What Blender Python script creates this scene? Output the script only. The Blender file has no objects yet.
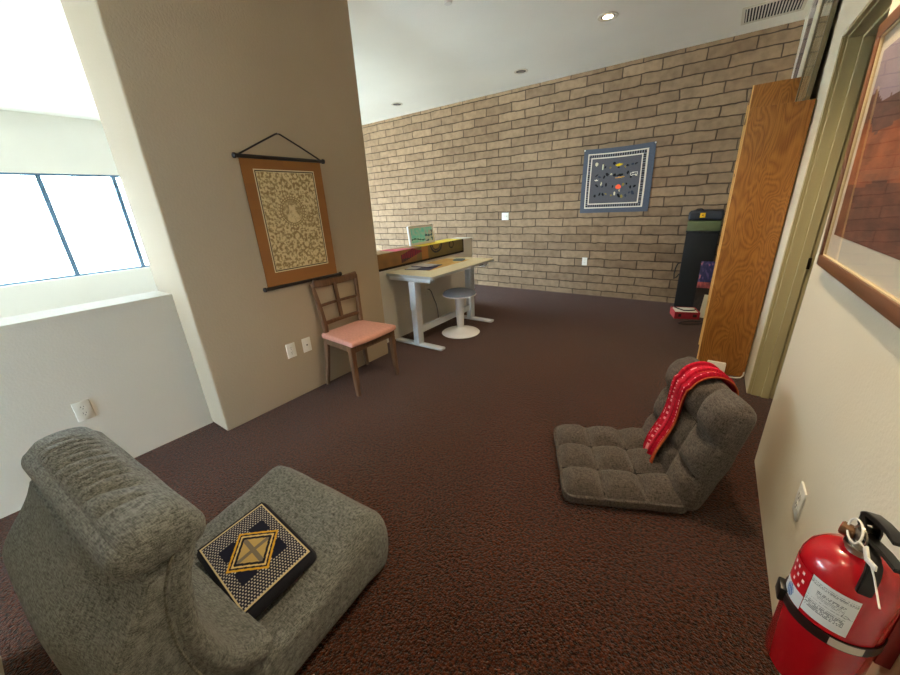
import bpy, bmesh, math, random
import numpy as np
from mathutils import Vector, Matrix, noise

PI = math.pi
sc = bpy.context.scene
COL = sc.collection
rnd = random.Random(7)

# ------------------------------------------------------------------ helpers
def lin(c):
    if isinstance(c, str):
        c = tuple(int(c[i:i + 2], 16) for i in (0, 2, 4))
    r = [(v / 255.0) for v in c[:3]]
    return tuple(v / 12.92 if v <= .04045 else ((v + .055) / 1.055) ** 2.4 for v in r)

def mat(name, rgb=(128, 128, 128), rough=.6, metal=0., noise_amt=0., noise_scale=8., bump=0., bump_scale=60., spec=.5,
        sheen=0., coat=0., stretch=None, detail=4.):
    m = bpy.data.materials.new(name); m.use_nodes = True
    nt = m.node_tree; b = nt.nodes['Principled BSDF']
    c = lin(rgb)
    b.inputs['Base Color'].default_value = (*c, 1)
    b.inputs['Roughness'].default_value = rough
    b.inputs['Metallic'].default_value = metal
    b.inputs['Specular IOR Level'].default_value = spec
    if sheen: b.inputs['Sheen Weight'].default_value = sheen
    if coat:
        b.inputs['Coat Weight'].default_value = coat; b.inputs['Coat Roughness'].default_value = .08
    if noise_amt or bump:
        tc = nt.nodes.new('ShaderNodeTexCoord'); src = tc.outputs['Object']
        if stretch:
            mp = nt.nodes.new('ShaderNodeMapping'); mp.inputs['Scale'].default_value = stretch
            nt.links.new(src, mp.inputs[0]); src = mp.outputs[0]
    if noise_amt:
        n = nt.nodes.new('ShaderNodeTexNoise'); n.inputs['Scale'].default_value = noise_scale
        n.inputs['Detail'].default_value = detail
        nt.links.new(src, n.inputs['Vector'])
        r = nt.nodes.new('ShaderNodeValToRGB')
        r.color_ramp.elements[0].position = .3; r.color_ramp.elements[1].position = .7
        r.color_ramp.elements[0].color = (*[v * (1 - noise_amt) for v in c], 1)
        r.color_ramp.elements[1].color = (*[min(1, v * (1 + noise_amt)) for v in c], 1)
        nt.links.new(n.outputs['Fac'], r.inputs[0]); nt.links.new(r.outputs[0], b.inputs['Base Color'])
    if bump:
        n2 = nt.nodes.new('ShaderNodeTexNoise'); n2.inputs['Scale'].default_value = bump_scale
        n2.inputs['Detail'].default_value = 3
        nt.links.new(src, n2.inputs['Vector'])
        bp = nt.nodes.new('ShaderNodeBump'); bp.inputs['Strength'].default_value = bump
        bp.inputs['Distance'].default_value = .01
        nt.links.new(n2.outputs['Fac'], bp.inputs['Height']); nt.links.new(bp.outputs[0], b.inputs['Normal'])
    return m

def fabric_mat(name, dark, light, scale=260., bump=.5):
    """heathered weave: two crossed stretched noises"""
    m = bpy.data.materials.new(name); m.use_nodes = True
    nt = m.node_tree; b = nt.nodes['Principled BSDF']; b.inputs['Roughness'].default_value = .9
    b.inputs['Specular IOR Level'].default_value = .2; b.inputs['Sheen Weight'].default_value = .15
    tc = nt.nodes.new('ShaderNodeTexCoord')
    outs = []
    for st in ((1, .14, .14), (.14, 1, 1), (.2, .2, 1)):
        mp = nt.nodes.new('ShaderNodeMapping'); mp.inputs['Scale'].default_value = st
        nt.links.new(tc.outputs['Object'], mp.inputs[0])
        n = nt.nodes.new('ShaderNodeTexNoise'); n.inputs['Scale'].default_value = scale; n.inputs['Detail'].default_value = 2
        nt.links.new(mp.outputs[0], n.inputs['Vector']); outs.append(n.outputs['Fac'])
    a = nt.nodes.new('ShaderNodeMath'); a.operation = 'ADD'; nt.links.new(outs[0], a.inputs[0]); nt.links.new(outs[1], a.inputs[1])
    a2 = nt.nodes.new('ShaderNodeMath'); a2.operation = 'ADD'; nt.links.new(a.outputs[0], a2.inputs[0]); nt.links.new(outs[2], a2.inputs[1])
    r = nt.nodes.new('ShaderNodeMapRange'); r.inputs[1].default_value = 1.2; r.inputs[2].default_value = 1.8
    nt.links.new(a2.outputs[0], r.inputs[0])
    mx = nt.nodes.new('ShaderNodeMix'); mx.data_type = 'RGBA'
    mx.inputs[6].default_value = (*lin(dark), 1); mx.inputs[7].default_value = (*lin(light), 1)
    nt.links.new(r.outputs[0], mx.inputs[0]); nt.links.new(mx.outputs[2], b.inputs['Base Color'])
    bp = nt.nodes.new('ShaderNodeBump'); bp.inputs['Strength'].default_value = bump; bp.inputs['Distance'].default_value = .004
    nt.links.new(r.outputs[0], bp.inputs['Height']); nt.links.new(bp.outputs[0], b.inputs['Normal'])
    return m

def paint_mat(name, rough=.8, spec=.3, coat=0., bump=0.):
    m = bpy.data.materials.new(name); m.use_nodes = True
    nt = m.node_tree; b = nt.nodes['Principled BSDF']; b.inputs['Roughness'].default_value = rough
    b.inputs['Specular IOR Level'].default_value = spec; b.inputs['Coat Weight'].default_value = coat
    a = nt.nodes.new('ShaderNodeAttribute'); a.attribute_name = 'Paint'
    nt.links.new(a.outputs['Color'], b.inputs['Base Color'])
    if bump:
        tc = nt.nodes.new('ShaderNodeTexCoord'); n = nt.nodes.new('ShaderNodeTexNoise'); n.inputs['Scale'].default_value = 300
        nt.links.new(tc.outputs['Object'], n.inputs['Vector'])
        bp = nt.nodes.new('ShaderNodeBump'); bp.inputs['Strength'].default_value = bump; bp.inputs['Distance'].default_value = .003
        nt.links.new(n.outputs['Fac'], bp.inputs['Height']); nt.links.new(bp.outputs[0], b.inputs['Normal'])
    return m

def link(o, parent=None, m=None):
    COL.objects.link(o)
    if parent is not None: o.parent = parent
    if m is not None and o.data is not None: o.data.materials.append(m)
    return o

def shade(me, angle=40):
    me.shade_smooth()
    try: me.set_sharp_from_angle(angle=math.radians(angle))
    except Exception: pass

class MB:
    """collects shapes and links them as ONE mesh object"""
    def __init__(s): s.bm = bmesh.new()
    def _add(s, t):
        me = bpy.data.meshes.new('t'); t.to_mesh(me); t.free(); s.bm.from_mesh(me); bpy.data.meshes.remove(me)
    def box(s, c, size, rot=None, bev=0., seg=2):
        t = bmesh.new(); bmesh.ops.create_cube(t, size=1)
        bmesh.ops.scale(t, vec=size, verts=t.verts)
        if bev: bmesh.ops.bevel(t, geom=t.edges[:] + t.verts[:], offset=bev, segments=seg, affect='EDGES', profile=.5)
        M = Matrix.Translation(c)
        if rot is not None: M = M @ (rot.to_4x4() if not isinstance(rot, (int, float)) else Matrix.Rotation(rot, 4, 'Z'))
        bmesh.ops.transform(t, matrix=M, verts=t.verts); s._add(t); return s
    def bb(s, x0, x1, y0, y1, z0, z1, bev=0., seg=2):
        return s.box(((x0 + x1) / 2, (y0 + y1) / 2, (z0 + z1) / 2), (abs(x1 - x0), abs(y1 - y0), abs(z1 - z0)), None, bev, seg)
    def lathe(s, prof, n=32, M=None, caps=True):
        t = bmesh.new(); rings = []
        for r, z in prof:
            if r < 1e-5: rings.append([t.verts.new((0, 0, z))])
            else: rings.append([t.verts.new((r * math.cos(2 * PI * k / n), r * math.sin(2 * PI * k / n), z)) for k in range(n)])
        for a, b in zip(rings[:-1], rings[1:]):
            for k in range(n):
                k2 = (k + 1) % n
                if len(a) == 1 and len(b) == 1: continue
                if len(a) == 1: t.faces.new((a[0], b[k2], b[k])) if True else 0
                elif len(b) == 1: t.faces.new((a[k], a[k2], b[0]))
                else: t.faces.new((a[k], a[k2], b[k2], b[k]))
        if caps:
            if len(rings[0]) > 1: t.faces.new(list(reversed(rings[0])))
            if len(rings[-1]) > 1: t.faces.new(rings[-1])
        bmesh.ops.recalc_face_normals(t, faces=t.faces)
        if M is not None: bmesh.ops.transform(t, matrix=M, verts=t.verts)
        s._add(t); return s
    def cyl(s, p0, p1, r0, r1=None, n=20):
        p0, p1 = Vector(p0), Vector(p1); d = p1 - p0
        M = Matrix.Translation(p0) @ d.to_track_quat('Z', 'Y').to_matrix().to_4x4()
        return s.lathe([(r0, 0), (r0 if r1 is None else r1, d.length)], n, M)
    def tube(s, pts, r, n=8, flat=None):
        pts = [Vector(p) for p in pts]; t = bmesh.new(); rings = []
        up = Vector((0, 0, 1)); prev = None
        for i, p in enumerate(pts):
            d = (pts[min(i + 1, len(pts) - 1)] - pts[max(i - 1, 0)]).normalized()
            if prev is None:
                a = d.cross(up)
                if a.length < .1: a = d.cross(Vector((1, 0, 0)))
            else: a = prev - d * prev.dot(d)
            a.normalize(); prev = a; b = d.cross(a)
            rr = r[i] if isinstance(r, (list, tuple)) else r
            f = 1 if flat is None else flat
            rings.append([t.verts.new(p + (a * math.cos(2 * PI * k / n) + b * math.sin(2 * PI * k / n) * f) * rr) for k in range(n)])
        for a, b in zip(rings[:-1], rings[1:]):
            for k in range(n): t.faces.new((a[k], a[(k + 1) % n], b[(k + 1) % n], b[k]))
        t.faces.new(list(reversed(rings[0]))); t.faces.new(rings[-1])
        bmesh.ops.recalc_face_normals(t, faces=t.faces)
        s._add(t); return s
    def prism(s, poly, depth, M=None):
        """poly in local xy, extruded along +z by depth"""
        t = bmesh.new()
        a = [t.verts.new((x, y, 0)) for x, y in poly]; b = [t.verts.new((x, y, depth)) for x, y in poly]
        n = len(poly)
        t.faces.new(list(reversed(a))); t.faces.new(b)
        for k in range(n): t.faces.new((a[k], a[(k + 1) % n], b[(k + 1) % n], b[k]))
        bmesh.ops.recalc_face_normals(t, faces=t.faces)
        if M is not None: bmesh.ops.transform(t, matrix=M, verts=t.verts)
        s._add(t); return s
    def sweep_bar(s, pts, w, h, wd=(0, 1, 0)):
        """rectangular section bar through pts; w along wd, h across"""
        pts = [Vector(p) for p in pts]; t = bmesh.new(); rings = []; wd = Vector(wd)
        for i, p in enumerate(pts):
            d = (pts[min(i + 1, len(pts) - 1)] - pts[max(i - 1, 0)]).normalized()
            a = (wd - d * wd.dot(d)).normalized(); b = d.cross(a)
            ww = w[i] if isinstance(w, (list, tuple)) else w; hh = h[i] if isinstance(h, (list, tuple)) else h
            rings.append([t.verts.new(p + a * ww / 2 * i_ + b * hh / 2 * j_) for i_, j_ in ((-1, -1), (1, -1), (1, 1), (-1, 1))])
        for a, b in zip(rings[:-1], rings[1:]):
            for k in range(4): t.faces.new((a[k], a[(k + 1) % 4], b[(k + 1) % 4], b[k]))
        t.faces.new(list(reversed(rings[0]))); t.faces.new(rings[-1])
        bmesh.ops.recalc_face_normals(t, faces=t.faces)
        bmesh.ops.bevel(t, geom=t.edges[:], offset=min(.004, (min(h) if isinstance(h, (list, tuple)) else h) * .2), segments=2, affect='EDGES', clamp_overlap=True)
        s._add(t); return s
    def build(s, name, m=None, parent=None, smooth=True, loc=None, angle=40):
        me = bpy.data.meshes.new(name); s.bm.to_mesh(me); s.bm.free()
        if smooth: shade(me, angle)
        o = bpy.data.objects.new(name, me); link(o, parent, m)
        if loc is not None: o.location = loc
        return o

def soft_box(size, r, n=(16, 16, 8), deform=None):
    """closed rounded box, quad grid on each side; deform(p, q, nrm) -> p ; q in [-1,1]^3"""
    sx, sy, sz = [v / 2 for v in size]
    def axis(h, k):
        a = [-h + r * (1 - math.cos(PI / 2 * j / 4)) for j in range(4)]
        mid = [-(h - r) + 2 * (h - r) * j / k for j in range(k + 1)]
        return a + mid + [-v for v in reversed(a)]
    ax = [axis(sx, n[0]), axis(sy, n[1]), axis(sz, n[2])]
    bm = bmesh.new(); vd = {}
    def vert(i, j, k):
        key = (i, j, k)
        if key not in vd:
            p = Vector((ax[0][i], ax[1][j], ax[2][k]))
            q = Vector((max(-sx + r, min(sx - r, p.x)), max(-sy + r, min(sy - r, p.y)), max(-sz + r, min(sz - r, p.z))))
            d = p - q
            nn = d.normalized() if d.length > 1e-9 else Vector((0, 0, 1))
            o = q + nn * r
            u = Vector((p.x / sx, p.y / sy, p.z / sz))
            if deform: o = Vector(deform(o, u, nn))
            vd[key] = bm.verts.new(o)
        return vd[key]
    N = [len(a) - 1 for a in ax]
    for j in range(N[1]):
        for i in range(N[0]):
            bm.faces.new((vert(i, j, N[2]), vert(i + 1, j, N[2]), vert(i + 1, j + 1, N[2]), vert(i, j + 1, N[2])))
            bm.faces.new((vert(i, j, 0), vert(i, j + 1, 0), vert(i + 1, j + 1, 0), vert(i + 1, j, 0)))
    for k in range(N[2]):
        for i in range(N[0]):
            bm.faces.new((vert(i, 0, k), vert(i + 1, 0, k), vert(i + 1, 0, k + 1), vert(i, 0, k + 1)))
            bm.faces.new((vert(i, N[1], k), vert(i, N[1], k + 1), vert(i + 1, N[1], k + 1), vert(i + 1, N[1], k)))
        for j in range(N[1]):
            bm.faces.new((vert(0, j, k), vert(0, j, k + 1), vert(0, j + 1, k + 1), vert(0, j + 1, k)))
            bm.faces.new((vert(N[0], j, k), vert(N[0], j + 1, k), vert(N[0], j + 1, k + 1), vert(N[0], j, k + 1)))
    return bm

def build_bm(bm, name, m, parent=None, smooth=True, angle=180):
    me = bpy.data.meshes.new(name); bm.to_mesh(me); bm.free()
    if smooth:
        me.shade_smooth()
        if angle < 180: shade(me, angle)
    o = bpy.data.objects.new(name, me); return link(o, parent, m)

def painted(name, nu, nv, pos, col, m, parent=None, thick=0., back=None):
    """grid whose cells carry a printed pattern: pos(u,v)->xyz, col(u,v)->sRGB 0-255 ; thick closes it behind"""
    vs = []; fs = []
    for j in range(nv + 1):
        for i in range(nu + 1): vs.append(tuple(pos(i / nu, j / nv)))
    for j in range(nv):
        for i in range(nu):
            a = j * (nu + 1) + i; fs.append((a, a + 1, a + nu + 2, a + nu + 1))
    cols = [lin(col((i + .5) / nu, (j + .5) / nv)) for j in range(nv) for i in range(nu)]
    if thick:
        # offset back sheet along the mean normal
        p0, p1, p2 = Vector(vs[0]), Vector(vs[nu]), Vector(vs[nv * (nu + 1)])
        nn = (p1 - p0).cross(p2 - p0).normalized() * -thick
        n0 = len(vs); ring = []
        ring += [i for i in range(nu + 1)]
        ring += [j * (nu + 1) + nu for j in range(1, nv + 1)]
        ring += [nv * (nu + 1) + i for i in range(nu - 1, -1, -1)]
        ring += [j * (nu + 1) for j in range(nv - 1, 0, -1)]
        for r in ring: vs.append(tuple(Vector(vs[r]) + nn))
        L = len(ring); bc = lin(back if back else (90, 80, 70))
        for k in range(L):
            fs.append((ring[k], n0 + k, n0 + (k + 1) % L, ring[(k + 1) % L])); cols.append(bc)
        fs.append(tuple(n0 + k for k in reversed(range(L)))); cols.append(bc)
    me = bpy.data.meshes.new(name); me.from_pydata(vs, [], fs); me.update()
    at = me.color_attributes.new('Paint', 'FLOAT_COLOR', 'CORNER')
    arr = np.ones((len(me.loops), 4), dtype=np.float32)
    k = 0
    for f, c in zip(fs, cols):
        arr[k:k + len(f), :3] = c; k += len(f)
    at.data.foreach_set('color', arr.ravel())
    o = bpy.data.objects.new(name, me); return link(o, parent, m)

def empty(name, loc=(0, 0, 0), rz=0.):
    o = bpy.data.objects.new(name, None); COL.objects.link(o); o.location = loc; o.rotation_euler = (0, 0, rz)
    o.empty_display_size = .1
    return o
def tag(o, label, cat, group=None):
    o['label'] = label; o['category'] = cat
    if group: o['group'] = group
    return o
def struct(o, label=None):
    o['kind'] = 'structure'
    if label: o['label'] = label
    return o
def nz(x, y, z=0., s=1.): return noise.noise(Vector((x * s, y * s, z * s)))
def hsh(*a):
    v = math.sin(sum(x * k for x, k in zip(a, (12.9898, 78.233, 37.719)))) * 43758.5453
    return v - math.floor(v)
def lerp(a, b, t): return a + (b - a) * t
def sst(a, b, x):
    t = max(0, min(1, (x - a) / (b - a))); return t * t * (3 - 2 * t)

# ------------------------------------------------------------------ main dimensions (metres)
CZ = 2.96           # ceiling
BY = 5.666          # brick wall
RX = .39            # right wall
PX = -2.56          # pier face
LX = -2.79          # low wall face
EX = -8.42          # far exterior wall with window
LZ = .966           # low wall top
FY = -3.3           # wall behind

# ------------------------------------------------------------------ materials
def carpet_material():
    m = bpy.data.materials.new('carpet'); m.use_nodes = True; nt = m.node_tree; b = nt.nodes['Principled BSDF']
    b.inputs['Roughness'].default_value = .95; b.inputs['Specular IOR Level'].default_value = .12
    b.inputs['Sheen Weight'].default_value = .17; b.inputs['Sheen Roughness'].default_value = .45
    tc = nt.nodes.new('ShaderNodeTexCoord')
    n = nt.nodes.new('ShaderNodeTexNoise'); n.inputs['Scale'].default_value = 85; n.inputs['Detail'].default_value = 5
    n2 = nt.nodes.new('ShaderNodeTexNoise'); n2.inputs['Scale'].default_value = 2.2; n2.inputs['Detail'].default_value = 3
    v = nt.nodes.new('ShaderNodeTexVoronoi'); v.inputs['Scale'].default_value = 150
    for q in (n, n2, v): nt.links.new(tc.outputs['Object'], q.inputs['Vector'])
    r = nt.nodes.new('ShaderNodeValToRGB')
    e = r.color_ramp.elements; e[0].position = .38; e[1].position = .64
    e[0].color = (*lin((26, 13, 8)), 1); e[1].color = (*lin((98, 47, 24)), 1)
    nt.links.new(n.outputs['Fac'], r.inputs[0])
    mx = nt.nodes.new('ShaderNodeMix'); mx.data_type = 'RGBA'; mx.blend_type = 'MULTIPLY'; mx.inputs[0].default_value = .6
    r2 = nt.nodes.new('ShaderNodeValToRGB'); r2.color_ramp.elements[0].color = (.72, .72, .72, 1); r2.color_ramp.elements[0].position = .35
    r2.color_ramp.elements[1].position = .65
    nt.links.new(n2.outputs['Fac'], r2.inputs[0])
    nt.links.new(r.outputs[0], mx.inputs[6]); nt.links.new(r2.outputs[0], mx.inputs[7]); nt.links.new(mx.outputs[2], b.inputs['Base Color'])
    ad = nt.nodes.new('ShaderNodeMath'); ad.operation = 'SUBTRACT'
    nt.links.new(n.outputs['Fac'], ad.inputs[0]); nt.links.new(v.outputs['Distance'], ad.inputs[1])
    bp = nt.nodes.new('ShaderNodeBump'); bp.inputs['Strength'].default_value = .9; bp.inputs['Distance'].default_value = .012
    nt.links.new(ad.outputs[0], bp.inputs['Height']); nt.links.new(bp.outputs[0], b.inputs['Normal'])
    return m

def brick_material():
    m = bpy.data.materials.new('slump_block'); m.use_nodes = True; nt = m.node_tree; b = nt.nodes['Principled BSDF']
    b.inputs['Roughness'].default_value = .85; b.inputs['Specular IOR Level'].default_value = .25
    tc = nt.nodes.new('ShaderNodeTexCoord'); sp = nt.nodes.new('ShaderNodeSeparateXYZ'); nt.links.new(tc.outputs['Object'], sp.inputs[0])
    ax = nt.nodes.new('ShaderNodeMath'); ax.inputs[1].default_value = 2.1245 + .435 * 40; nt.links.new(sp.outputs['X'], ax.inputs[0])
    az = nt.nodes.new('ShaderNodeMath'); az.inputs[1].default_value = -.553 + .118 * 10; nt.links.new(sp.outputs['Z'], az.inputs[0])
    cb = nt.nodes.new('ShaderNodeCombineXYZ'); nt.links.new(ax.outputs[0], cb.inputs[0]); nt.links.new(az.outputs[0], cb.inputs[1])
    # wobble so the slump blocks have soft uneven edges
    wn = nt.nodes.new('ShaderNodeTexNoise'); wn.inputs['Scale'].default_value = 7; wn.inputs['Detail'].default_value = 2
    nt.links.new(cb.outputs[0], wn.inputs['Vector'])
    ws = nt.nodes.new('ShaderNodeVectorMath'); ws.operation = 'SUBTRACT'; ws.inputs[1].default_value = (.5, .5, .5)
    nt.links.new(wn.outputs['Color'], ws.inputs[0])
    wm = nt.nodes.new('ShaderNodeVectorMath'); wm.operation = 'SCALE'; wm.inputs['Scale'].default_value = .03
    nt.links.new(ws.outputs[0], wm.inputs[0])
    wa = nt.nodes.new('ShaderNodeVectorMath'); nt.links.new(cb.outputs[0], wa.inputs[0]); nt.links.new(wm.outputs[0], wa.inputs[1])
    br = nt.nodes.new('ShaderNodeTexBrick'); nt.links.new(wa.outputs[0], br.inputs['Vector'])
    br.inputs['Scale'].default_value = 1; br.inputs['Brick Width'].default_value = .435; br.inputs['Row Height'].default_value = .118
    br.inputs['Mortar Size'].default_value = .0065; br.inputs['Mortar Smooth'].default_value = .35; br.inputs['Bias'].default_value = 0
    br.inputs['Color1'].default_value = (*lin((153, 130, 103)), 1); br.inputs['Color2'].default_value = (*lin((131, 109, 85)), 1)
    br.inputs['Mortar'].default_value = (*lin((74, 61, 50)), 1)
    n = nt.nodes.new('ShaderNodeTexNoise'); n.inputs['Scale'].default_value = 14; n.inputs['Detail'].default_value = 6
    nt.links.new(tc.outputs['Object'], n.inputs['Vector'])
    mx = nt.nodes.new('ShaderNodeMix'); mx.data_type = 'RGBA'; mx.blend_type = 'MULTIPLY'; mx.inputs[0].default_value = .55
    r2 = nt.nodes.new('ShaderNodeValToRGB'); r2.color_ramp.elements[0].color = (.52, .5, .48, 1); r2.color_ramp.elements[0].position = .3
    r2.color_ramp.elements[1].position = .62
    nt.links.new(n.outputs['Fac'], r2.inputs[0]); nt.links.new(br.outputs['Color'], mx.inputs[6]); nt.links.new(r2.outputs[0], mx.inputs[7])
    nt.links.new(mx.outputs[2], b.inputs['Base Color'])
    iv = nt.nodes.new('ShaderNodeMath'); iv.operation = 'MULTIPLY_ADD'; iv.inputs[1].default_value = -1.; 
    sc_ = nt.nodes.new('ShaderNodeMath'); sc_.operation = 'MULTIPLY'; sc_.inputs[1].default_value = .35
    nt.links.new(n.outputs['Fac'], sc_.inputs[0])
    nt.links.new(br.outputs['Fac'], iv.inputs[0]); nt.links.new(sc_.outputs[0], iv.inputs[2])
    bp = nt.nodes.new('ShaderNodeBump'); bp.inputs['Strength'].default_value = .9; bp.inputs['Distance'].default_value = .014
    nt.links.new(iv.outputs[0], bp.inputs['Height']); nt.links.new(bp.outputs[0], b.inputs['Normal'])
    return m

def oak_material():
    m = bpy.data.materials.new('oak_veneer'); m.use_nodes = True; nt = m.node_tree; b = nt.nodes['Principled BSDF']
    b.inputs['Roughness'].default_value = .42; b.inputs['Specular IOR Level'].default_value = .4
    tc = nt.nodes.new('ShaderNodeTexCoord')
    mp = nt.nodes.new('ShaderNodeMapping'); mp.inputs['Scale'].default_value = (9, 9, 2.6); nt.links.new(tc.outputs['Object'], mp.inputs[0])
    n = nt.nodes.new('ShaderNodeTexNoise'); n.inputs['Scale'].default_value = .9; n.inputs['Detail'].default_value = 1.5; n.inputs['Distortion'].default_value = .6
    nt.links.new(mp.outputs[0], n.inputs['Vector'])
    ml = nt.nodes.new('ShaderNodeMath'); ml.operation = 'MULTIPLY'; ml.inputs[1].default_value = 17; nt.links.new(n.outputs['Fac'], ml.inputs[0])
    pp = nt.nodes.new('ShaderNodeMath'); pp.operation = 'PINGPONG'; pp.inputs[1].default_value = .5; nt.links.new(ml.outputs[0], pp.inputs[0])
    mp2 = nt.nodes.new('ShaderNodeMapping'); mp2.inputs['Scale'].default_value = (160, 160, 7); nt.links.new(tc.outputs['Object'], mp2.inputs[0])
    n2 = nt.nodes.new('ShaderNodeTexNoise'); n2.inputs['Scale'].default_value = 1; n2.inputs['Detail'].default_value = 3; nt.links.new(mp2.outputs[0], n2.inputs['Vector'])
    ad = nt.nodes.new('ShaderNodeMath'); ad.operation = 'MULTIPLY_ADD'; ad.inputs[1].default_value = .9
    nt.links.new(pp.outputs[0], ad.inputs[0]); nt.links.new(n2.outputs['Fac'], ad.inputs[2])
    r = nt.nodes.new('ShaderNodeValToRGB'); e = r.color_ramp.elements
    e[0].position = .35; e[0].color = (*lin((126, 78, 30)), 1); e[1].position = 1.; e[1].color = (*lin((170, 114, 52)), 1)
    nt.links.new(ad.outputs[0], r.inputs[0]); nt.links.new(r.outputs[0], b.inputs['Base Color'])
    return m

def glass_material(name='window_glass', refl=.06):
    m = bpy.data.materials.new(name); m.use_nodes = True; nt = m.node_tree; nt.nodes.remove(nt.nodes['Principled BSDF'])
    t = nt.nodes.new('ShaderNodeBsdfTransparent'); g = nt.nodes.new('ShaderNodeBsdfGlossy'); g.inputs['Roughness'].default_value = .02
    fr = nt.nodes.new('ShaderNodeFresnel'); fr.inputs['IOR'].default_value = 1.45
    ge = nt.nodes.new('ShaderNodeNewGeometry')
    iv = nt.nodes.new('ShaderNodeMath'); iv.operation = 'SUBTRACT'; iv.inputs[0].default_value = 1; nt.links.new(ge.outputs['Backfacing'], iv.inputs[1])
    fm = nt.nodes.new('ShaderNodeMath'); fm.operation = 'MULTIPLY'; nt.links.new(fr.outputs[0], fm.inputs[0]); nt.links.new(iv.outputs[0], fm.inputs[1])
    mx = nt.nodes.new('ShaderNodeMixShader'); nt.links.new(fm.outputs[0], mx.inputs[0])
    nt.links.new(t.outputs[0], mx.inputs[1]); nt.links.new(g.outputs[0], mx.inputs[2])
    nt.links.new(mx.outputs[0], nt.nodes['Material Output'].inputs[0])
    return m

def emit_mat(name, rgb, s):
    m = bpy.data.materials.new(name); m.use_nodes = True; b = m.node_tree.nodes['Principled BSDF']
    b.inputs['Emission Color'].default_value = (*rgb, 1); b.inputs['Emission Strength'].default_value = s
    return m

M_carpet = carpet_material(); M_brick = brick_material(); M_oak = oak_material(); M_glass = glass_material()
M_wall = mat('wall_paint', (222, 219, 210), .75, noise_amt=.03, noise_scale=1.3, bump=.12, bump_scale=90)
M_wallw = mat('warm_wall_paint', (228, 218, 196), .7, noise_amt=.03, noise_scale=1.3, bump=.12, bump_scale=90)
M_ceil = mat('ceiling_paint', (244, 243, 234), .85, noise_amt=.04, noise_scale=.8, bump=.2, bump_scale=70)
M_white = mat('white_plastic', (232, 230, 222), .4)
M_whitem = mat('white_metal', (225, 226, 226), .35)
M_trim = mat('door_frame_paint', (192, 182, 142), .42)
M_alu = mat('blue_grey_window_frame', (80, 112, 138), .5)
M_dark = mat('dark_hole', (14, 13, 12), .8)
M_black = mat('black_plastic', (16, 16, 17), .38)
M_blackm = mat('matte_black', (9, 9, 10), .75)
M_steel = mat('brushed_steel', (190, 188, 182), .28, metal=1)
M_paint = paint_mat('printed_surface'); M_paintg = paint_mat('printed_gloss', .3, .5); M_cloth = paint_mat('embroidered_cloth', .92, .15, 0, .5)

# ------------------------------------------------------------------ setting
def quadbox(name, x0, x1, y0, y1, z0, z1, m, bev=0.):
    return struct(MB().bb(x0, x1, y0, y1, z0, z1, bev, 4).build(name, m, None, bev > 0))

quadbox('floor', -3.7, 2.4, FY - .2, BY + .2, -.12, 0, M_carpet)
quadbox('floor_beyond', EX - .2, -3.7, FY - .2, BY + .2, -.12, 0, mat('bounce_floor', (150, 146, 138), .35, noise_amt=.06, noise_scale=2))  # unseen floor, made pale to bounce daylight up to ceiling and brick
quadbox('ceiling', EX - .2, 2.4, FY - .2, BY + .2, CZ, CZ + .12, M_ceil)
quadbox('wall_back', EX - .2, 2.4, BY, BY + .2, 0, CZ, M_brick)
b = MB()          # outer wall of the unseen space behind, its window added for daylight
BX0, BX1, BZ0, BZ1 = -2.75, -1.5, .12, 1.45
b.bb(EX - .2, BX0, FY - .2, FY, 0, CZ); b.bb(BX1, 2.4, FY - .2, FY, 0, CZ); b.bb(BX0, BX1, FY - .2, FY, 0, BZ0); b.bb(BX0, BX1, FY - .2, FY, BZ1, CZ)
struct(b.build('wall_rear', M_wall, None, False))
w = struct(MB().bb(BX0, BX1, FY - .1, FY - .04, BZ0, BZ0 + .04).bb(BX0, BX1, FY - .1, FY - .04, BZ1 - .04, BZ1).bb(BX0, BX0 + .04, FY - .1, FY - .04, BZ0 + .04, BZ1 - .04)
           .bb(BX1 - .04, BX1, FY - .1, FY - .04, BZ0 + .04, BZ1 - .04).bb((BX0 + BX1) / 2 - .02, (BX0 + BX1) / 2 + .02, FY - .1, FY - .04, BZ0 + .04, BZ1 - .04).build('window_20', M_alu, None, False))
MB().bb(BX0 + .04, BX1 - .04, FY - .073, FY - .067, BZ0 + .04, BZ1 - .04).build('glass_pane', M_glass, w, False)
DY0, DY1, DZ = 2.28, 3.17, 2.165     # doorway in the right wall
b = MB()
b.bb(RX, RX + .15, FY, DY0, 0, CZ); b.bb(RX, RX + .15, DY1, BY, 0, CZ); b.bb(RX, RX + .15, DY0, DY1, DZ, CZ)
struct(b.build('wall_right', M_wallw, None, False))
quadbox('wall_hall', 2.2, 2.4, FY, BY, 0, CZ, M_wall)
# low wall with the pier standing on its line
b = MB()
b.bb(-3.03, LX, FY, .813, 0, LZ - .018); b.bb(-3.03, LX, 2.42, 4.47, 0, LZ - .018)
struct(b.build('wall_left', M_wall, None, False))
quadbox('wall_pier', -3.045, PX, .814, 2.42, 0, CZ, mat('dimmed_wall_paint', (178, 163, 140), .75, noise_amt=.04, noise_scale=1.1, bump=.15, bump_scale=80), .012)  # wall paint tinted darker taupe to stand in for the pier's dimness
quadbox('trim_1', -3.035, LX + .008, FY, .813, LZ - .018, LZ, M_wall)
quadbox('trim_2', -3.035, LX + .008, 2.421, 4.475, LZ - .018, LZ, M_wall)
quadbox('wall_front', -1.805, RX, -.45, -.29, 0, CZ, M_wallw, .03)

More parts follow.
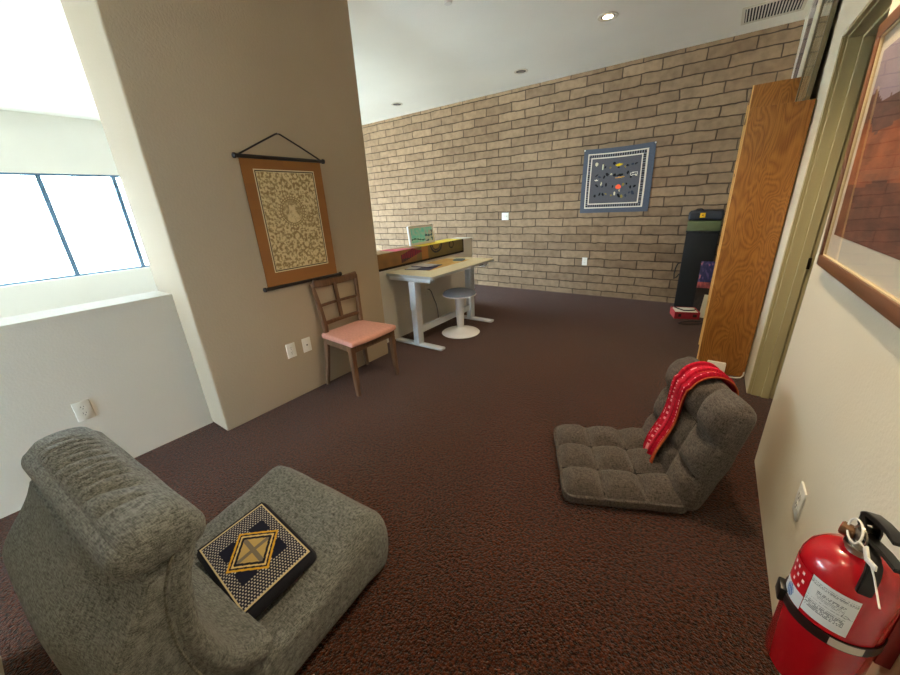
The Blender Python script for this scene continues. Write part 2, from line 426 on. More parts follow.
# far exterior wall: one ribbon of openings
WZ0, WZ1 = .605, 2.155
WY0, WY1 = -2.0, 5.55
b = MB()
b.bb(EX - .2, EX, FY, BY, 0, WZ0); b.bb(EX - .2, EX, FY, BY, WZ1, CZ)
b.bb(EX - .2, EX, FY, WY0, WZ0, WZ1); b.bb(EX - .2, EX, WY1, BY, WZ0, WZ1)
struct(b.build('wall_far', M_wall, None, False))
ys = [2.185 + .889 * k for k in range(-4, 4)]
edges = [WY0] + [y for y in ys if WY0 + .3 < y < WY1 - .3] + [WY1]
for k in range(0, len(edges) - 1):
    y0, y1 = edges[k], edges[k + 1]
    w = struct(MB().bb(EX - .1, EX - .04, y0 + .001, y0 + .03, WZ0, WZ1).bb(EX - .1, EX - .04, y1 - .03, y1 - .001, WZ0, WZ1)
               .bb(EX - .1, EX - .04, y0 + .03, y1 - .03, WZ0, WZ0 + .03).bb(EX - .1, EX - .04, y0 + .03, y1 - .03, WZ1 - .03, WZ1)
               .build('window_%d' % (k + 1), M_alu, None, False))
    MB().bb(EX - .072, EX - .066, y0 + .03, y1 - .03, WZ0 + .03, WZ1 - .03).build('glass_pane', M_glass, w, False)
    if 0 < k: MB().bb(EX - .045, EX - .03, y0 - .012, y0 + .012, 1.62, 1.70, .004).build('latch', M_alu, w)

# outside, seen faintly through the panes
struct(MB().bb(-60, EX - .2, -45, 40, -.35, -.3).build('ground_outside', mat('pale_paving', (190, 186, 178), .9, noise_amt=.1, noise_scale=.6), None, False))
h = empty('building', (-34, 5, -.3)); tag(h, 'pale flat roofed building far outside behind the window glass', 'building')
MB().bb(-3, 3, -14, 12, 0, 3.4).build('wall', mat('far_stucco', (214, 206, 196), .9), h, False)
MB().bb(-3.3, 3.3, -14.4, 12.4, 3.4, 3.75).build('roof', mat('far_roof', (170, 160, 150), .9), h, False)
for k in range(6): MB().bb(3.0, 3.05, -12 + 4 * k, -10 + 4 * k, 1.1, 2.4).build('window', mat('far_window', (120, 132, 140), .3), h, False)

# door frame of painted metal, in the doorway of the right wall
d = empty('door_1', (RX, DY1, 0)); struct(d)
def jamb(name, prof, m):
    b = MB()
    for x0, x1, pr in prof:
        # far jamb, facing the camera, and the head over it
        b.bb(x0 - RX, x1 - RX, -pr, 0, 0, DZ - pr, .003)
        b.bb(x0 - RX, x1 - RX, DY0 - DY1 + .001, 0, DZ - pr, DZ)
        b.bb(x0 - RX, x1 - RX, DY0 - DY1 + .001, DY0 - DY1 + .001 + pr, 0, DZ - pr)
    return b.build(name, m, d, False)
jamb('door_frame', [(RX + .003, RX + .012, .012), (RX + .012, RX + .024, .006), (RX + .024, RX + .08, .02), (RX + .08, RX + .125, .034), (RX + .125, RX + .149, .018)], M_trim)
MB().bb(.118, .134, -.0355, -.033, .93, 1.0, .001).build('strike_plate', mat('dark_bronze', (52, 42, 32), .4, metal=.8), d)

# ------------------------------------------------------------------ ceiling fittings
M_trimring = mat('light_trim', (222, 216, 200), .5)
M_lampon = emit_mat('lit_lamp', (1, .78, .46), 14.)
M_lampoff = mat('unlit_lamp', (70, 68, 64), .3)
def can(x, y, label, lit, power=0., size=0.55):
    t = empty('recessed_light', (x, y, CZ)); tag(t, label, 'ceiling light', 'recessed lights in the ceiling')
    MB().lathe([(.062, -.001), (.088, -.001), (.09, -.005), (.086, -.009), (.064, -.007), (.062, -.001)], 36, None, False).build('trim_ring', M_trimring, t)
    MB().lathe([(.062, -.001), (.060, -.0055), (.0, -.0055)], 36, None, False).build('baffle', M_lampoff if lit else M_blackm, t)
    MB().lathe([(0, -.013), (.03, -.011), (.044, -.0062), (0, -.0062)], 28, None, False).build('lamp', M_lampon if lit else M_lampoff, t)
    if power:
        l = bpy.data.lights.new('lamp_light', 'SPOT'); l.energy = power; l.color = (1, .76, .47); l.spot_size = math.radians(118); l.spot_blend = .7
        l.shadow_soft_size = .05
        lo = bpy.data.objects.new('lamp_light', l); COL.objects.link(lo); lo.parent = t; lo.location = (0, 0, -.03)
    return t
can(-1.113, 4.225, 'lit round recessed ceiling light, the warm glowing one', True, 45)
can(-2.335, 5.022, 'unlit recessed ceiling light close to brick wall, nearer the glowing one', False)
can(-4.471, 5.022, 'unlit recessed ceiling light beyond the low wall, farthest from glowing one', False)
can(-.2, 1.9, 'lit recessed ceiling light above the middle of the room, out of frame', True, 125)
can(-.5, .45, 'lit recessed ceiling light above the viewpoint, out of frame', True, 22)
v = empty('ceiling_vent', (.11, 5.13, CZ)); tag(v, 'white louvred air vent in ceiling by the brick wall', 'vent')
b = MB(); b.bb(-.23, .23, -.21, -.185, -.012, -.001); b.bb(-.23, .23, .185, .21, -.012, -.001); b.bb(-.23, -.205, -.185, .185, -.012, -.001); b.bb(.205, .23, -.185, .185, -.012, -.001)
b.build('frame', M_trimring, v, False)
MB().bb(-.205, .205, -.185, .185, -.003, -.001).build('duct_opening', M_dark, v, False)
for k in range(18):
    MB().box((-.193 + .0227 * k, 0, -.008), (.0105, .368, .002), Matrix.Rotation(math.radians(28), 3, 'Y')).build('louvre', M_trimring, v, False)
s_ = MB().lathe([(0, -.02), (.03, -.018), (.035, -.001), (0, -.001)], 24).build('sprinkler_cap', M_white)
s_.location = (-2.063, 3.038, CZ); tag(s_, 'small white sprinkler cap on the ceiling near the pier', 'sprinkler cap')

# ------------------------------------------------------------------ wall plates
def plate(name, loc, axis, label, cat, kind='outlet', group='wall plates', w=.075, hgt=.117):
    """axis: wall normal"""
    rz = {'+x': PI / 2, '-x': -PI / 2, '-y': 0}[axis]
    t = empty(name, loc, rz); tag(t, label, cat, group)
    MB().bb(-w / 2, w / 2, -.007, 0, -hgt / 2, hgt / 2, .003).build('cover_plate', M_white, t)
    if kind == 'outlet':
        for s in (-1, 1):
            r = MB().lathe([(0, 0), (.0165, 0), (.0165, .0015), (0, .0015)], 24, Matrix.Translation((0, -.0068, s * .0195)) @ Matrix.Rotation(PI / 2, 4, 'X')).build('receptacle', M_white, t)
            MB().bb(-.0075, -.0055, -.0090, -.0082, s * .0195 + .001, s * .0195 + .010).bb(.0055, .0075, -.0090, -.0082, s * .0195 + .001, s * .0195 + .009).bb(-.002, .002, -.0090, -.0082, s * .0195 - .010, s * .0195 - .006).build('slots', M_dark, r, False)
    elif kind == 'switch':
        n = int(round(w / .046)) - 1 if w > .1 else 1
        for k in range(n):
            MB().bb(-.006 + (k - (n - 1) / 2) * .046, .006 + (k - (n - 1) / 2) * .046, -.016, -.006, -.012, .012, .002).build('toggle', M_white, t)
    else:
        MB().bb(-.017, .017, -.0085, -.006, -.033, .033, .001).build('insert', M_white, t)
        MB().bb(-.006, .006, -.0098, -.0083, -.005, .005).build('jack', M_dark, t, False)
    return t
plate('wall_outlet', (LX, .228, .415), '+x', 'white double outlet on the low wall behind grey lounge chair', 'outlet')
plate('wall_outlet', (PX, 1.391, .408), '+x', 'white outlet plate on the pier, left one of the pair beside dining chair', 'outlet')
plate('jack_plate', (PX, 1.529, .408), '+x', 'white jack plate on the pier, right beside the dining chair back leg', 'jack plate', 'jack')
plate('light_switch', (-2.872, BY, 1.19), '-y', 'white light switch plate on brick wall above the desk', 'light switch', 'switch', w=.125)
plate('wall_outlet', (-1.535, BY, .512), '-y', 'white outlet low on the brick wall below the quilted hanging', 'outlet')
plate('wall_outlet', (RX, 1.44, .415), '-x', 'cream outlet on right wall above the fire extinguisher', 'outlet')
plate('wall_outlet', (LX, 3.40, .43), '+x', 'white outlet under the desk with grey cord plugged in', 'outlet')

# ------------------------------------------------------------------ scroll hanging on the pier
t = empty('wall_scroll', (PX, 1.62, .9)); tag(t, 'brown cloth scroll with cream mandala print hung on the pier', 'scroll')
x = .012
painted('cloth_border', 4, 16, lambda u, v: (x + .0008 * math.sin(v * 6), -.305 + .61 * u, .012 + .862 * v),
        lambda u, v: (148 + 8 * nz(u, v, 0, 30), 100 + 5 * nz(u, v, 0, 30), 56), M_cloth, t, .003, (90, 60, 35))
def thangka(u, v):
    c = (226, 208, 162); k = (134, 108, 68)
    e = min(u, 1 - u, (1 - v) * 1.47, v * 1.47)
    if e < .012: return (226, 214, 176)
    if e < .028: return (70, 50, 30)
    if e < .04: return (222, 208, 168)
    a, bb = u - .5, (v - .60) * 1.47
    r = math.hypot(a, bb); th = math.atan2(bb, a)
    q = nz(u * 24, v * 34, 1.3) + .8 * nz(u * 48, v * 66, 4.)
    if r < .17:
        q = .55 * nz(u * 20, v * 28, 8) + .5 * nz(u * 50, v * 70, 9) + (.35 if abs(a) < .05 + .06 * sst(.05, -.12, bb) and bb < .09 else -.1)
    elif r < .185 or .20 < r < .215: q = -.6
    elif r < .24: q = .8 * math.sin(th * 30) + .3
    elif v < .44 or v > .80:
        cx, cy = (u * 7) % 1 - .5, (v * 10) % 1 - .5
        q += .35 * math.sin(math.hypot(cx, cy) * 14 + hsh(int(u * 7), int(v * 10)) * 6)
    w = sst(-.55, .45, q)
    return tuple(lerp(k[i], c[i], .2 + .8 * w) for i in range(3))
painted('print', 130, 190, lambda u, v: (x + .003, -.23 + .463 * u, .116 + .686 * v), thangka, M_paint, t)
M_rod = mat('dark_rod', (34, 30, 30), .4)
for z in (.874, .012):
    r = MB().cyl((.018, -.325, z), (.018, .325, z), .012).build('rod', M_rod, t)
    for s in (-1, 1): MB().lathe([(.0125, 0), (.0165, .004), (.0165, .016), (.008, .022), (0, .023)], 16, Matrix.Translation((.018, s * .322, z)) @ Matrix.Rotation(-s * PI / 2, 4, 'X')).build('finial', M_rod, r)
MB().tube([(.018, -.30, .885), (.014, -.15, .96), (.010, -.02, 1.024), (.008, 0, 1.03), (.010, .02, 1.024), (.014, .15, .962), (.018, .30, .885)], .0055, 8).build('cord', M_rod, t)
MB().cyl((.001, 0, 1.027), (.016, 0, 1.033), .003, None, 8).build('nail', M_steel, t)

# ------------------------------------------------------------------ quilted hanging on the brick wall
Q0, Q1, QZ0, QZ1 = -1.657, -.77, 1.208, 2.036
t = empty('quilted_wall_hanging', (Q0, BY, QZ0)); tag(t, 'square navy quilted wall hanging with cream borders pinned on brick wall', 'wall hanging')
motifs = []
rr = random.Random(3)
for row in range(4):
    for k in range(11):
        motifs.append((.20 + .60 * (k + rr.uniform(.1, .9)) / 11, .19 + .62 * (row + rr.uniform(.25, .75)) / 4, rr.uniform(.011, .026), rr.uniform(.012, .032), rr.choice(['101018', '101018', '0c0c14', 'd8d0b0', '303848', '16161c', '8a7a40']), rr.uniform(-.8, .8)))
motifs = [(.53, .735, .05, .02, 'e0c020', .1), (.53, .70, .022, .010, '101010', 0), (.55, .40, .042, .038, 'e85a38', 0), (.57, .34, .008, .02, 'e8d0a0', 0), (.56, .545, .07, .008, 'e0a050', .1), (.56, .58, .05, .02, '101014', .15),
           (.22, .52, .03, .012, 'f0ece0', 0), (.30, .72, .008, .05, 'e8e8c8', 0), (.75, .60, .05, .006, 'e8e4d8', .1), (.75, .565, .05, .006, 'e8e4d8', .1), (.705, .58, .006, .022, 'e8e4d8', 0), (.795, .585, .006, .022, 'e8e4d8', 0)] + motifs
def quilt(u, v):
    ub = u if u < .5 else (1 - u) * .93
    e = min(u / .97 if u < .5 else (1 - u) * .82, v * .93, (1 - v) * .93)
    n = 6 * nz(u * 60, v * 60)
    if e < .066: return (82 + n, 90 + n, 104 + n)
    if e < .086: return (228, 222, 206)
    if e < .122:
        s = (u + v) * 46 if abs(u - .5) < abs(v - .5) else (v + u) * 46
        p = (u if (min(v, 1 - v) < min(u, 1 - u)) else v) * 30
        return (26, 26, 34) if p % 1 < .55 else (120, 122, 128)
    if e < .138: return (228, 222, 206)
    for mx, my, w, hh, c, sk in motifs:
        du, dv = u - mx, v - my - sk * (u - mx)
        if (abs(du) / w) ** 1.6 + (abs(dv) / hh) ** 1.6 < 1: return tuple(int(c[i:i + 2], 16) for i in (0, 2, 4))
    return (88 + n, 89 + n, 95 + n)
W, Hh = Q1 - Q0, QZ1 - QZ0
painted('quilt_cloth', 120, 112, lambda u, v: (W * u + .006 * math.sin(v * 5) * (u - .5), -.012 - .006 * math.sin(u * 9 + v * 3) * (1 - v), Hh * v - .012 * math.sin(PI * u) * v), quilt, M_cloth, t, .005, (50, 58, 72))
for px in (.012, W - .012): MB().lathe([(0, 0), (.010, .001), (.010, .006), (0, .008)], 14, Matrix.Translation((px, -.013, Hh - .012)) @ Matrix.Rotation(PI / 2, 4, 'X')).build('pin', M_white, t)

# ------------------------------------------------------------------ framed landscape on the right wall
FW, FH = 1.17, .80
t = empty('framed_landscape', (RX - .004, 2.082, 1.118)); tag(t, 'wide brown framed red rock landscape under glass on right wall', 'framed picture')
tilt = math.radians(1.6)
t.rotation_euler = (0, -tilt, 0)      # hangs leaning out a little at the top
M_frame = mat('reddish_frame_wood', (112, 72, 48), .35, noise_amt=.15, noise_scale=12, stretch=(4, .5, 4))
b = MB(); fwid = .042; dep = .022
for y0, y1, z0, z1 in ((-FW, 0, 0, fwid), (-FW, 0, FH - fwid, FH), (-FW, -FW + fwid, fwid, FH - fwid), (-fwid, 0, fwid, FH - fwid)):
    b.bb(-dep, -.001, y0, y1, z0, z1, .003)
b.build('frame', M_frame, t)
b = MB()
for y0, y1, z0, z1 in ((-FW + fwid, -fwid, fwid, fwid + .004), (-FW + fwid, -fwid, FH - fwid - .004, FH - fwid), (-fwid - .004, -fwid, fwid, FH - fwid), (-FW + fwid, -FW + fwid + .004, fwid, FH - fwid)): b.bb(-.017, -.004, y0, y1, z0, z1)
b.build('inner_lip', mat('pale_lip', (214, 196, 158), .4), t, False)
MB().bb(-.008, -.003, -FW + fwid, -fwid, fwid, FH - fwid).build('mat_board', mat('mat_board', (222, 214, 198), .8), t, False)
def rocks(u, v):
    # u from far edge to the near edge, v up
    ridge = .78 + .10 * nz(u * 3 + 1, 3) + .06 * nz(u * 9, 5) - .10 * u
    n = nz(u * 9, v * 14, 2) + .5 * nz(u * 24, v * 40, 7)
    if v > ridge: return (150 + 16 * v, 138 + 12 * v, 160 + 6 * v)
    if v > ridge - .16 - .08 * nz(u * 5, 8): return (96 + 22 * n, 62 + 14 * n, 60 + 10 * n)
    if v > .30 + .1 * nz(u * 4, 9): 
        s = nz(u * 5 - v * 8, v * 3, 4)
        return (150 + 30 * n + 16 * s, 82 + 18 * n + 8 * s, 54 + 10 * n)
    return (104 + 28 * n, 58 + 18 * n, 48 + 10 * n)
painted('landscape_print', 90, 60, lambda u, v: (-.0088, -.085 - (FW - .17) * u, .125 + (FH - .22) * v), rocks, M_paint, t, .0005)
MB().bb(-.0145, -.0125, -FW + fwid, -fwid, fwid, FH - fwid).build('glass_pane', glass_material('picture_glass'), t, False)

# ------------------------------------------------------------------ bookcases
def bookcase(name, y0, y1, x0, x1, hgt, label, nshelf):
    t = empty(name, (x0, y0, 0)); tag(t, label, 'bookcase')
    w, dp = y1 - y0, x1 - x0
    for yy in (0, w - .02): MB().bb(.009, dp, yy, yy + .02, 0, hgt, .001).build('side_panel', M_oak, t)
    M_edge = mat('window_lit_edge', (236, 196, 128), .4)  # front edge painted paler for the window light that catches it
    for yy in (0, w - .02): MB().bb(0, .009, yy, yy + .02, 0, hgt).build('edge_strip', M_edge, t, False)
    MB().bb(dp - .008, dp, .02, w - .02, 0, hgt).build('back_panel', M_oak, t, False)
    MB().bb(.002, dp - .008, .02, w - .02, hgt - .02, hgt).build('top_panel', M_oak, t, False)
    for k in range(nshelf):
        z = .06 + (hgt - .10) * k / nshelf
        MB().bb(.006, dp - .008, .02, w - .02, z, z + .02).build('shelf', M_oak, t, False)
    return t
bookcase('bookcase', 3.452, 4.12, .052, .382, 1.925, 'oak bookcase with broad grained side beside the doorway', 5)
bookcase('tall_bookcase', 4.14, 4.92, .062, .382, 2.185, 'taller oak bookcase standing behind the front oak bookcase', 6)
def top_picture(name, y0, y1, z0, z1, label, col, mframe):
    t = empty(name, (.345, y0, z0)); tag(t, label, 'framed picture'); t.rotation_euler = (0, math.radians(2), 0)
    w, h_ = y1 - y0, z1 - z0
    b = MB(); f = .03
    for a0, a1, b0, b1 in ((0, w, 0, f), (0, w, h_ - f, h_), (0, f, f, h_ - f), (w - f, w, f, h_ - f)): b.bb(-.012, .012, a0, a1, b0, b1, .002)
    b.build('frame', mframe, t)
    painted('print', 24, 30, lambda u, v: (-.002, f + (w - 2 * f) * (1 - u), f + (h_ - 2 * f) * v), col, M_paintg, t, .004)
    MB().bb(-.008, -.006, f, w - f, f, h_ - f).build('glass_pane', glass_material('picture_glass'), t, False)
M_silver = mat('bronze_frame', (104, 94, 72), .35, metal=.3)
top_picture('framed_picture', 3.50, 4.11, 1.927, 2.66, 'silver edged picture with leafy print standing on front bookcase',
            lambda u, v: tuple(lerp(a, c, sst(-.4, .4, nz(u * 7, v * 7, 3))) for a, c in zip((120, 108, 60), (214, 206, 170))), M_silver)
top_picture('framed_picture', 4.35, 4.90, 2.187, 2.86, 'white framed picture on the tall bookcase below the vent',
            lambda u, v: tuple(lerp(a, c, sst(-.4, .4, nz(u * 4, v * 5, 9))) for a, c in zip((96, 60, 66), (176, 160, 170))), mat('white_frame', (232, 226, 212), .4))

# white adapter on the floor against the bookcase, and its cord
t = MB().box((.19, 3.425, .055), (.125, .035, .105), Matrix.Rotation(math.radians(-6), 3, 'X'), .006).build('adapter_box', M_white)
tag(t, 'white plastic adapter box standing against the bookcase foot', 'adapter')
t = MB().tube([(.235, 3.40, .03), (.256, 3.39, .012), (.29, 3.39, .008), (.33, 3.40, .008), (.36, 3.42, .008), (.374, 3.438, .02), (.377, 3.446, .05)], .005, 8).build('white_cord', M_white)
tag(t, 'white cord from the adapter box along the bookcase foot', 'cord')

# ------------------------------------------------------------------ corner by the brick wall: bin, bag, red box, book, paper
t = empty('storage_bin', (-.115, 5.52, 0)); tag(t, 'tall narrow black bin with olive green lid in brick corner', 'bin')
MB().bb(-.165, .165, -.10, .13, 0, .955, .01).build('body', M_blackm, t)
MB().bb(-.172, .172, -.108, .136, .955, .975, .004).build('rim', mat('dark_rim', (30, 32, 32), .5), t)
MB().bb(-.168, .168, -.104, .133, .975, 1.09, .008).build('lid', mat('olive_lid', (92, 100, 62), .6), t)
MB().tube([(-.166, -.05, .58), (-.20, -.06, .57), (-.215, -.07, .52), (-.222, -.08, .44), (-.215, -.085, .38), (-.19, -.075, .40), (-.168, -.06, .44)], .013, 8, .5).build('strap', M_blackm, t)
t = empty('zip_bag', (-.115, 5.52, 1.097)); tag(t, 'dark navy zip bag with yellow tag lying on the black bin', 'bag')
def bagd(p, u, n): return (p.x, p.y, p.z + .008 * nz(p.x * 14, p.y * 14, p.z * 9) + .006 * (1 - u.x ** 2))
o = build_bm(soft_box((.345, .24, .105), .022, (14, 10, 4), bagd), 'bag_body', mat('navy_nylon', (38, 42, 52), .6, bump=.3, bump_scale=30), t); o.location = (0, 0, .053)
MB().bb(-.055, -.002, -.1235, -.1195, .03, .085, .001).build('tag', mat('yellow_tag', (236, 186, 20), .5), t)
MB().lathe([(0, 0), (.009, 0), (.009, .001), (0, .001)], 16, Matrix.Translation((-.028, -.1237, .058)) @ Matrix.Rotation(PI / 2, 4, 'X')).build('tag_print', mat('tag_print', (150, 110, 20), .5), t)
MB().tube([(-.13, -.05, .102), (-.09, -.05, .125), (-.05, -.05, .127), (-.03, -.05, .108)], .007, 8).build('handle', M_blackm, t)

ra = math.radians(16)
t = empty('red_box', (-.137, 5.06, 0), ra); tag(t, 'small open red box of white papers on floor by brick wall', 'box')
M_red = mat('red_card', (178, 52, 58), .6); M_redd = mat('dark_red_card', (140, 28, 40), .6)
MB().bb(-.13, .13, -.12, .12, .001, .008).build('base', M_red, t, False)
painted('front_panel', 26, 10, lambda u, v: (-.13 + .26 * u, -.12, .001 + .085 * v), lambda u, v: (44, 14, 18) if (abs(u - .22) < .06 and abs(v - .5) < .2) or (abs(u - .82) < .07 and abs(v - .5) < .25) else (150, 34, 46), M_paint, t, .004, (150, 34, 46))
for sx in (-.13, .126): MB().bb(sx, sx + .004, -.116, .12, .001, .086).build('side_panel', M_red, t, False)
MB().bb(-.126, .126, .116, .12, .001, .086).build('back_panel', M_red, t, False)
t = MB().box((-.137, 5.06, .048), (.225, .205, .075), Matrix.Rotation(ra, 3, 'Z'), .003).build('paper_stack', mat('white_paper', (226, 222, 210), .8))
tag(t, 'stack of white papers inside the small red box', 'papers')
t = MB().tube([(-.25, 5.10, .094), (-.20, 5.03, .096), (-.15, 4.985, .095), (-.09, 4.995, .096), (-.04, 5.03, .098), (-.035, 5.08, .094)], .007, 8).build('black_strap', M_blackm)
tag(t, 'black strap lying over the papers in the red box', 'strap')
def photo_cover(u, v):
    n = nz(u * 8, v * 11, 3) + .5 * nz(u * 20, v * 24)
    if v > .62: return (40 + 130 * max(0, n), 44 + 90 * max(0, n), 92 + 90 * max(0, n)) if n < .55 else (200, 120, 130)
    if v > .5: return (150 + 60 * n, 70 + 30 * n, 74 + 20 * n)
    return (38 + 20 * n, 30 + 12 * n, 30 + 10 * n)
t = painted('photo_book', 30, 54, lambda u, v: (-.068 + .2 * u, 5.22 + .13 * v, .004 + .625 * v), photo_cover, M_paintg, None, .012, (60, 50, 56))
tag(t, 'tall photo cover book with blue and pink picture leaning on the bin', 'book')
t = MB().box((.092, 5.03, .152), (.15, .004, .27), Matrix.Rotation(math.radians(-14), 3, 'X') @ Matrix.Rotation(math.radians(4), 3, 'Y')).build('paper_sheet', mat('cream_paper', (216, 212, 190), .8), None, False)
tag(t, 'pale paper sheet leaning against photo book beside the oak bookcase', 'paper')
t = MB().tube([(.04, 4.86, .012), (.0, 4.86, .012), (-.06, 4.85, .01), (-.12, 4.80, .008), (-.16, 4.76, .008), (-.17, 4.72, .008), (-.13, 4.70, .008), (-.06, 4.73, .008), (.01, 4.76, .01), (.05, 4.80, .012)], .006, 8).build('black_cable', M_black)
tag(t, 'loop of black cable on carpet in front of red box', 'cable')

# ------------------------------------------------------------------ desk
t = empty('standing_desk', (-2.47, 3.34, .0)); tag(t, 'pale topped standing desk on white metal T legs by low wall', 'desk')
M_top = mat('pale_desktop', (222, 212, 180), .45, noise_amt=.06, noise_scale=3)
M_edge = mat('grey_edge_band', (168, 174, 178), .45)
def rrect(x0, x1, y0, y1, r, n=6):
    o = []
    for cx, cy, a in ((x1 - r, y1 - r, 0), (x0 + r, y1 - r, PI / 2), (x0 + r, y0 + r, PI), (x1 - r, y0 + r, 1.5 * PI)):
        for k in range(n + 1): o.append((cx + r * math.cos(a + PI / 2 * k / n), cy + r * math.sin(a + PI / 2 * k / n)))
    return o
MB().prism(rrect(-.315, .315, -.63, .63, .03), .024, Matrix.Translation((0, 0, .743))).build('desktop', M_edge, t)
MB().prism(rrect(-.312, .312, -.627, .627, .028), .004, Matrix.Translation((0, 0, .767))).build('top_sheet', M_top, t)
M_leg = mat('white_grey_leg', (205, 212, 218), .35, metal=.2)
for y in (-.585, .47):
    MB().bb(.01, .08, y - .045, y + .045, .03, .40, .006).bb(.004, .086, y - .05, y + .05, .40, .70, .006).build('leg', M_leg, t)
    MB().bb(-.27, .37, y - .038, y + .038, .002, .03, .008).build('foot', M_leg, t)
    MB().bb(-.27, .28, y - .035, y + .035, .70, .743, .004).build('bracket', M_leg, t)
MB().bb(.02, .06, -.54, .425, .13, .20, .005).build('stretcher', M_leg, t)
MB().bb(-.02, .03, -.535, .42, .70, .742, .004).build('top_rail', M_leg, t)
MB().bb(.20, .28, .33, .42, .722, .7425, .004).build('control_box', M_black, t)
# long cloth runner over the low wall
def longpanel(u, v):
    # u along +y, v up
    if v < .13 or u > .988: return (26, 24, 22)
    n = nz(u * 22, v * 3, 2)
    base = (112 + 10 * n, 98 + 8 * n, 62) if u > .45 else (132 + 14 * n, 98 + 8 * n, 58)
    if .30 < u < .52 and .13 < v < 1:
        w = (u - .30) / .22
        if v < 1.0 - .6 * abs(w - .5) and v > .2 + .6 * w * .9: return (86 + 40 * (int(u * 120) % 2), 34, 52) if v > .45 else (58 + 30 * (int(u * 130) % 2), 50, 52)
    cx, cy = (u - .66) * 9, v - 1.02
    r = math.hypot(cx, cy)
    if .50 < r < .62 or .36 < r < .44: return (50, 52, 58)
    if r < .36: return (146, 122, 66)
    r2 = math.hypot((u - .84) * 9, v - .78)
    if .20 < r2 < .28: return (44, 42, 36)
    if .5 < u < .57: return (158, 112, 60)
    return base
t = empty('wall_runner', (LX + .012, 2.43, LZ)); tag(t, 'long patterned brown and yellow cloth runner draped over low wall behind desk', 'runner')
PL = 1.80
painted('front_flap', 220, 22, lambda u, v: (.002, PL * u, -.168 + .173 * v), longpanel, M_paint, t, .003, (60, 52, 40))
painted('top_flap', 90, 8, lambda u, v: (.002 - .255 * v, PL * u, .005), lambda u, v: (30, 26, 22) if u > .985 else ((178, 66, 84) if .26 < u < .44 - .1 * v else ((222, 200, 78) if u > .52 else (150, 122, 84))), M_paint, t, .003, (90, 80, 50))
# things on the desk
def tile(u, v):
    n = nz(u * 5, v * 5)
    return (206 + 12 * n, 168 + 12 * n, 104 + 8 * n)
t = painted('kraft_sheet', 20, 20, lambda u, v: (-2.76 + .36 * u, 2.98 + .80 * v, .7735), tile, M_paint, None, .0015, (190, 150, 90)); tag(t, 'large tan paper sheet spread over the desktop', 'paper')
def magaz(u, v):
    n = nz(u * 9, v * 9, 4)
    if u > .78 or v < .10: return (44, 50, 84)
    if abs(u - .35) < .28 and v > .25: return (225, 224, 220) if (v * 14) % 1 > .35 else (150, 152, 160)
    return (214 + 10 * n, 214, 212)
def mag(cx, cy, rz, z, w, h_, col, label, name='magazine'):
    c, s = math.cos(rz), math.sin(rz)
    o = painted(name, 24, 24, lambda u, v: ((u - .5) * w * c - (v - .5) * h_ * s, (u - .5) * w * s + (v - .5) * h_ * c, 0), col, M_paintg, None, .006, (52, 58, 92))
    o.location = (cx, cy, z); tag(o, label, 'magazine', 'magazines on the desk'); return o
mag(-2.58, 3.07, .25, .7803, .30, .23, lambda u, v: (44, 50, 84) if u > .45 else (200, 202, 206), 'dark blue magazine on desk under the white one')
mag(-2.60, 3.19, .05, .7868, .28, .21, magaz, 'white magazine with blue edge on top of another magazine')
t = MB().box((-2.49, 3.68, .7822), (.12, .10, .017), Matrix.Rotation(.2, 3, 'Z'), .003).build('booklet', mat('teal_grey_booklet', (92, 112, 120), .5)); tag(t, 'small teal grey booklet near far end of desk', 'booklet')
t = MB().tube([(LX + .012, 3.40, .45), (LX + .03, 3.40, .452), (LX + .045, 3.42, .42), (LX + .035, 3.47, .33), (LX + .02, 3.54, .22), (LX + .02, 3.56, .12), (LX + .03, 3.55, .03), (LX + .06, 3.52, .008)], .006, 8).build('power_cord', mat('grey_cord', (92, 94, 98), .5)); tag(t, 'grey power cord hanging from outlet under the desk', 'cord')

# framed teal print on the low wall cap
t = empty('framed_print', (-2.955, 3.34, LZ + .0065)); tag(t, 'small framed teal print standing on the runner atop low wall', 'framed picture'); t.rotation_euler = (0, math.radians(-6), 0)
def teal(u, v):
    e = min(u, 1 - u, v * .5, (1 - v) * .5)
    if e < .035: return (236, 238, 236)
    n = nz(u * 10, v * 6, 1)
    if u > .62 and v < .72 and (u - .62) * 2.4 > v - .42 - .3 * math.sin(u * 40): return (200, 220, 222) if n > -.1 else (60, 110, 140)
    if abs(v - .25 - .05 * math.sin(u * 9)) < .03: return (30, 120, 110)
    return (164 + 50 * n, 240, 234)
painted('print', 50, 26, lambda u, v: (.011, .012 + .45 * u, .012 + .20 * v), teal, M_paintg, t, .002)
b = MB()
for a0, a1, b0, b1 in ((0, .474, 0, .014), (0, .474, .21, .224), (0, .014, .014, .21), (.46, .474, .014, .21)): b.bb(-.012, .014, a0, a1, b0, b1, .002)
b.build('frame', mat('pale_frame', (226, 228, 226), .4), t)
MB().bb(-.010, .006, .014, .46, .014, .21).build('backing', mat('backing_board', (70, 66, 60), .8), t, False)

# ------------------------------------------------------------------ wobble stool
t = empty('wobble_stool', (-2.235, 3.285, 0)); tag(t, 'white pedestal stool with grey domed seat in front of desk', 'stool')
MB().lathe([(0, .004), (.19, .004), (.215, .008), (.222, .016), (.21, .026), (.14, .045), (.07, .066), (.042, .082), (0, .082)], 48).build('base', M_whitem, t)
MB().lathe([(.036, .078), (.04, .10), (.05, .35), (.058, .43), (.075, .446), (0, .447)], 36).build('column', M_whitem, t)
MB().lathe([(0, .446), (.15, .448), (.185, .458), (.19, .466), (.186, .472), (0, .472)], 48).build('seat_shell', M_whitem, t)
MB().lathe([(.186, .4715), (.184, .484), (.168, .502), (.115, .518), (.05, .526), (0, .527)], 48, None, False).build('seat_pad', mat('grey_seat_vinyl', (98, 106, 120), .6, bump=.15, bump_scale=200), t)

